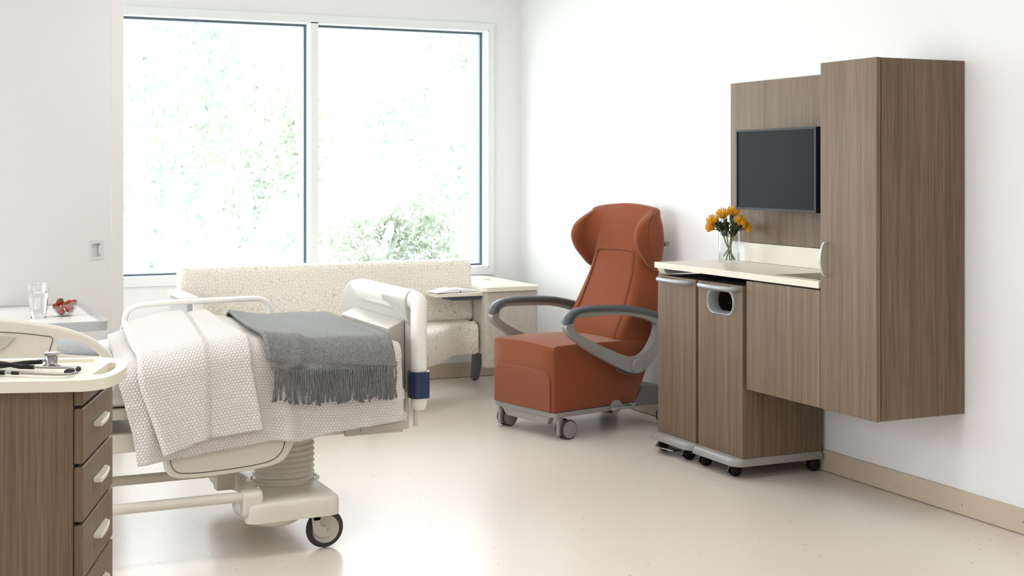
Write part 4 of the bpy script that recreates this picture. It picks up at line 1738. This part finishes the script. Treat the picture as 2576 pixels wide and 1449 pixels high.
# foot pedal of the first cart
pt = [o for o in COL.objects if o.name == 'waste_cart'][0]
b = MB()
b.prism([(3.365, 5.60), (3.37, 5.66), (3.44, 5.665), (3.44, 5.52), (3.385, 5.52)], .030, .036, 'z')
b.prism([(3.375, 5.42), (3.385, 5.46), (3.44, 5.46), (3.44, 5.42)], .036, .041, 'z')
b.box(3.43, 3.47, 5.44, 5.62, .033, .054)
b.build('foot_pedal', 'steel', pt, bevel=.001)

# ------------------------------------------------------------------ vase and flowers
VX, VY, VZ = 3.725, 5.555, .9145
vz = thing('vase', 'clear glass vase with a little water on the worktop', 'vase', (VX, VY, VZ), -TH, world=False)
b = MB()
W, D, Hh = .0515, .026, .151


def vr(e, z, r=.022):
    return [(p[0], p[1], z) for p in rrect(-W + e, W - e, -D + e, D - e, max(.002, r - e), 6)]


b.loft([vr(0, 0), vr(0, Hh), vr(.0025, Hh), vr(.0028, .008)], cap=True)
b.build('vase_glass', 'thin', vz, angle=40)
b = MB()
b.loft([vr(.0035, .0085), vr(.0035, .048)])
b.build('water', 'thin', vz, angle=40)


def flower(label, u, v, dz, foot, lean, seed, s=1.0):
    """u,v: offsets of the bloom in the picture plane through the vase, f: depth"""
    r = random.Random(seed)
    c = Vector((VX, VY, VZ)) + rv * u + fv * dz
    c.z += v
    t = thing('pincushion_flower', label, 'flower', (VX, VY, VZ), group='yellow pincushion flowers in the vase')
    ax = Vector((rv.x * lean, rv.y * lean, 1)).normalized()
    e1 = ax.orthogonal().normalized()
    e2 = ax.cross(e1)
    b = MB()
    for k in range(150):
        ph = r.uniform(0, 2 * pi)
        th = math.acos(1 - r.random() * 1.25)
        d = (ax * cos(th) + (e1 * cos(ph) + e2 * sin(ph)) * sin(th))
        R = .033 * s * r.uniform(.88, 1.08)
        p0 = c - ax * .012 * s + d * .010 * s
        p1 = c - ax * .010 * s + d * R * .65
        p2 = c - ax * .006 * s + d * R + ax * .005 * s
        p3 = p2 + (ax * .6 - d * .6) * .005 * s
        b.tube([p0, p1, p2, p3], [.0007, .0009, .0009, .0011], 4)
    b.build('bloom', 'petal', t, angle=0)
    b = MB()
    m = MB().lathe([(.001, -.014 * s), (.009 * s, -.010 * s), (.0135 * s, 0), (.011 * s, .008 * s), (.001, .012 * s)], (0, 0, 0), 14, cap0=False, cap1=False)
    q = ax.to_track_quat('Z', 'Y').to_matrix()
    cc = c - ax * .010 * s
    m.v = [tuple(q @ Vector(p) + cc) for p in m.v]
    m.build('bloom_core', 'bloomcore', t)
    f = Vector((VX, VY, VZ)) + rv * foot[0] + fv * foot[1] + Vector((0, 0, foot[2]))
    neck = Vector((VX, VY, VZ)) + rv * (u * .12 - foot[0] * .1) + fv * (foot[1] * .3) + Vector((0, 0, .088))
    lipp = Vector((VX, VY, VZ)) + rv * max(-.035, min(.035, u * .45)) + fv * max(-.012, min(.012, dz * .4)) + Vector((0, 0, .150))
    path = catmull([tuple(f), tuple(neck), tuple(lipp), tuple(c - ax * .018 * s)], 6)
    MB().tube(path, .0030, 8).build('stem', 'stem', t)
    b = MB()
    for k in range(26):
        q0 = Vector(path[min(len(path) - 2, 9 + (k * 9) // 26)])
        a = r.uniform(0, 2 * pi)
        d = (rv * cos(a) * .9 + fv * sin(a) * .35 + Vector((0, 0, r.uniform(.5, 1.1)))).normalized()
        L = r.uniform(.034, .050)
        side_ = d.cross(Vector((r.uniform(-.3, .3), r.uniform(-.3, .3), 1))).normalized()
        w = L * .2
        nrm = side_.cross(d).normalized()
        b.add([q0, q0 + d * L * .35 + side_ * w * .8 + nrm * .002, q0 + d * L * .7 + side_ * w + nrm * .003, q0 + d * L + nrm * .005, q0 + d * L * .7 - side_ * w + nrm * .003, q0 + d * L * .35 - side_ * w * .8 + nrm * .002],
              [(0, 1, 5), (1, 2, 4, 5), (2, 3, 4)])
    b.build('leaves', 'leaf', t, angle=60)
    return t


flower('yellow pincushion bloom at the far left of the vase, its upper one', -.083, .203, -.004, (.030, .008, .012), -.55, 11)
flower('lower yellow pincushion bloom drooping at the far left of the vase', -.088, .172, .012, (.022, -.010, .014), -1.1, 12, .85)
flower('yellow pincushion bloom left of the topmost one', -.034, .236, -.006, (.006, .010, .010), -.3, 13)
flower('topmost yellow pincushion bloom in front of the panel edge', .020, .246, .004, (-.016, -.006, .010), .12, 14, 1.05)
flower('yellow pincushion bloom right of the vase middle under the screen corner', .050, .203, -.018, (-.026, .004, .030), .35, 15, 1.0)
flower('yellow pincushion bloom at the far right of the vase', .084, .172, .008, (.012, -.008, .010), .95, 16, .95)

# ------------------------------------------------------------------ light
wd = bpy.data.worlds.new('sky')
SC.world = wd
wd.use_nodes = True
bg = wd.node_tree.nodes['Background']
bg.inputs['Color'].default_value = (0.93, 0.97, 1.0, 1)
bg.inputs['Strength'].default_value = 4.4
pa = bpy.data.lights.new('window_portal', 'AREA')
pa.shape = 'RECTANGLE'
pa.size = WX1 - WX0
pa.size_y = WZ1 - WZ0
pa.cycles.is_portal = True
po = bpy.data.objects.new('window_portal', pa)
COL.objects.link(po)
po.location = ((WX0 + WX1) / 2, YB + .21, (WZ0 + WZ1) / 2)
po.rotation_euler = (-pi / 2, 0, 0)
pb = bpy.data.lights.new('side_window_portal', 'AREA')
pb.shape = 'RECTANGLE'
pb.size = LZ1 - LZ0
pb.size_y = LY1 - LY0
pb.cycles.is_portal = True
pq = bpy.data.objects.new('side_window_portal', pb)
COL.objects.link(pq)
pq.location = (XL - .14, (LY0 + LY1) / 2, (LZ0 + LZ1) / 2)
pq.rotation_euler = (0, -pi / 2, 0)

for o in list(bpy.data.objects):
    if '_w' in o:
        del o['_w']

SC.view_settings.view_transform = 'Standard'
SC.view_settings.look = 'None'
SC.view_settings.exposure = 0.82
SC.view_settings.gamma = 1.0
SC.view_settings.use_curve_mapping = False
SC.cycles.max_bounces = 12
SC.cycles.diffuse_bounces = 6
SC.cycles.transparent_max_bounces = 16
SC.cycles.use_denoising = True
SC.cycles.sample_clamp_indirect = 6.0
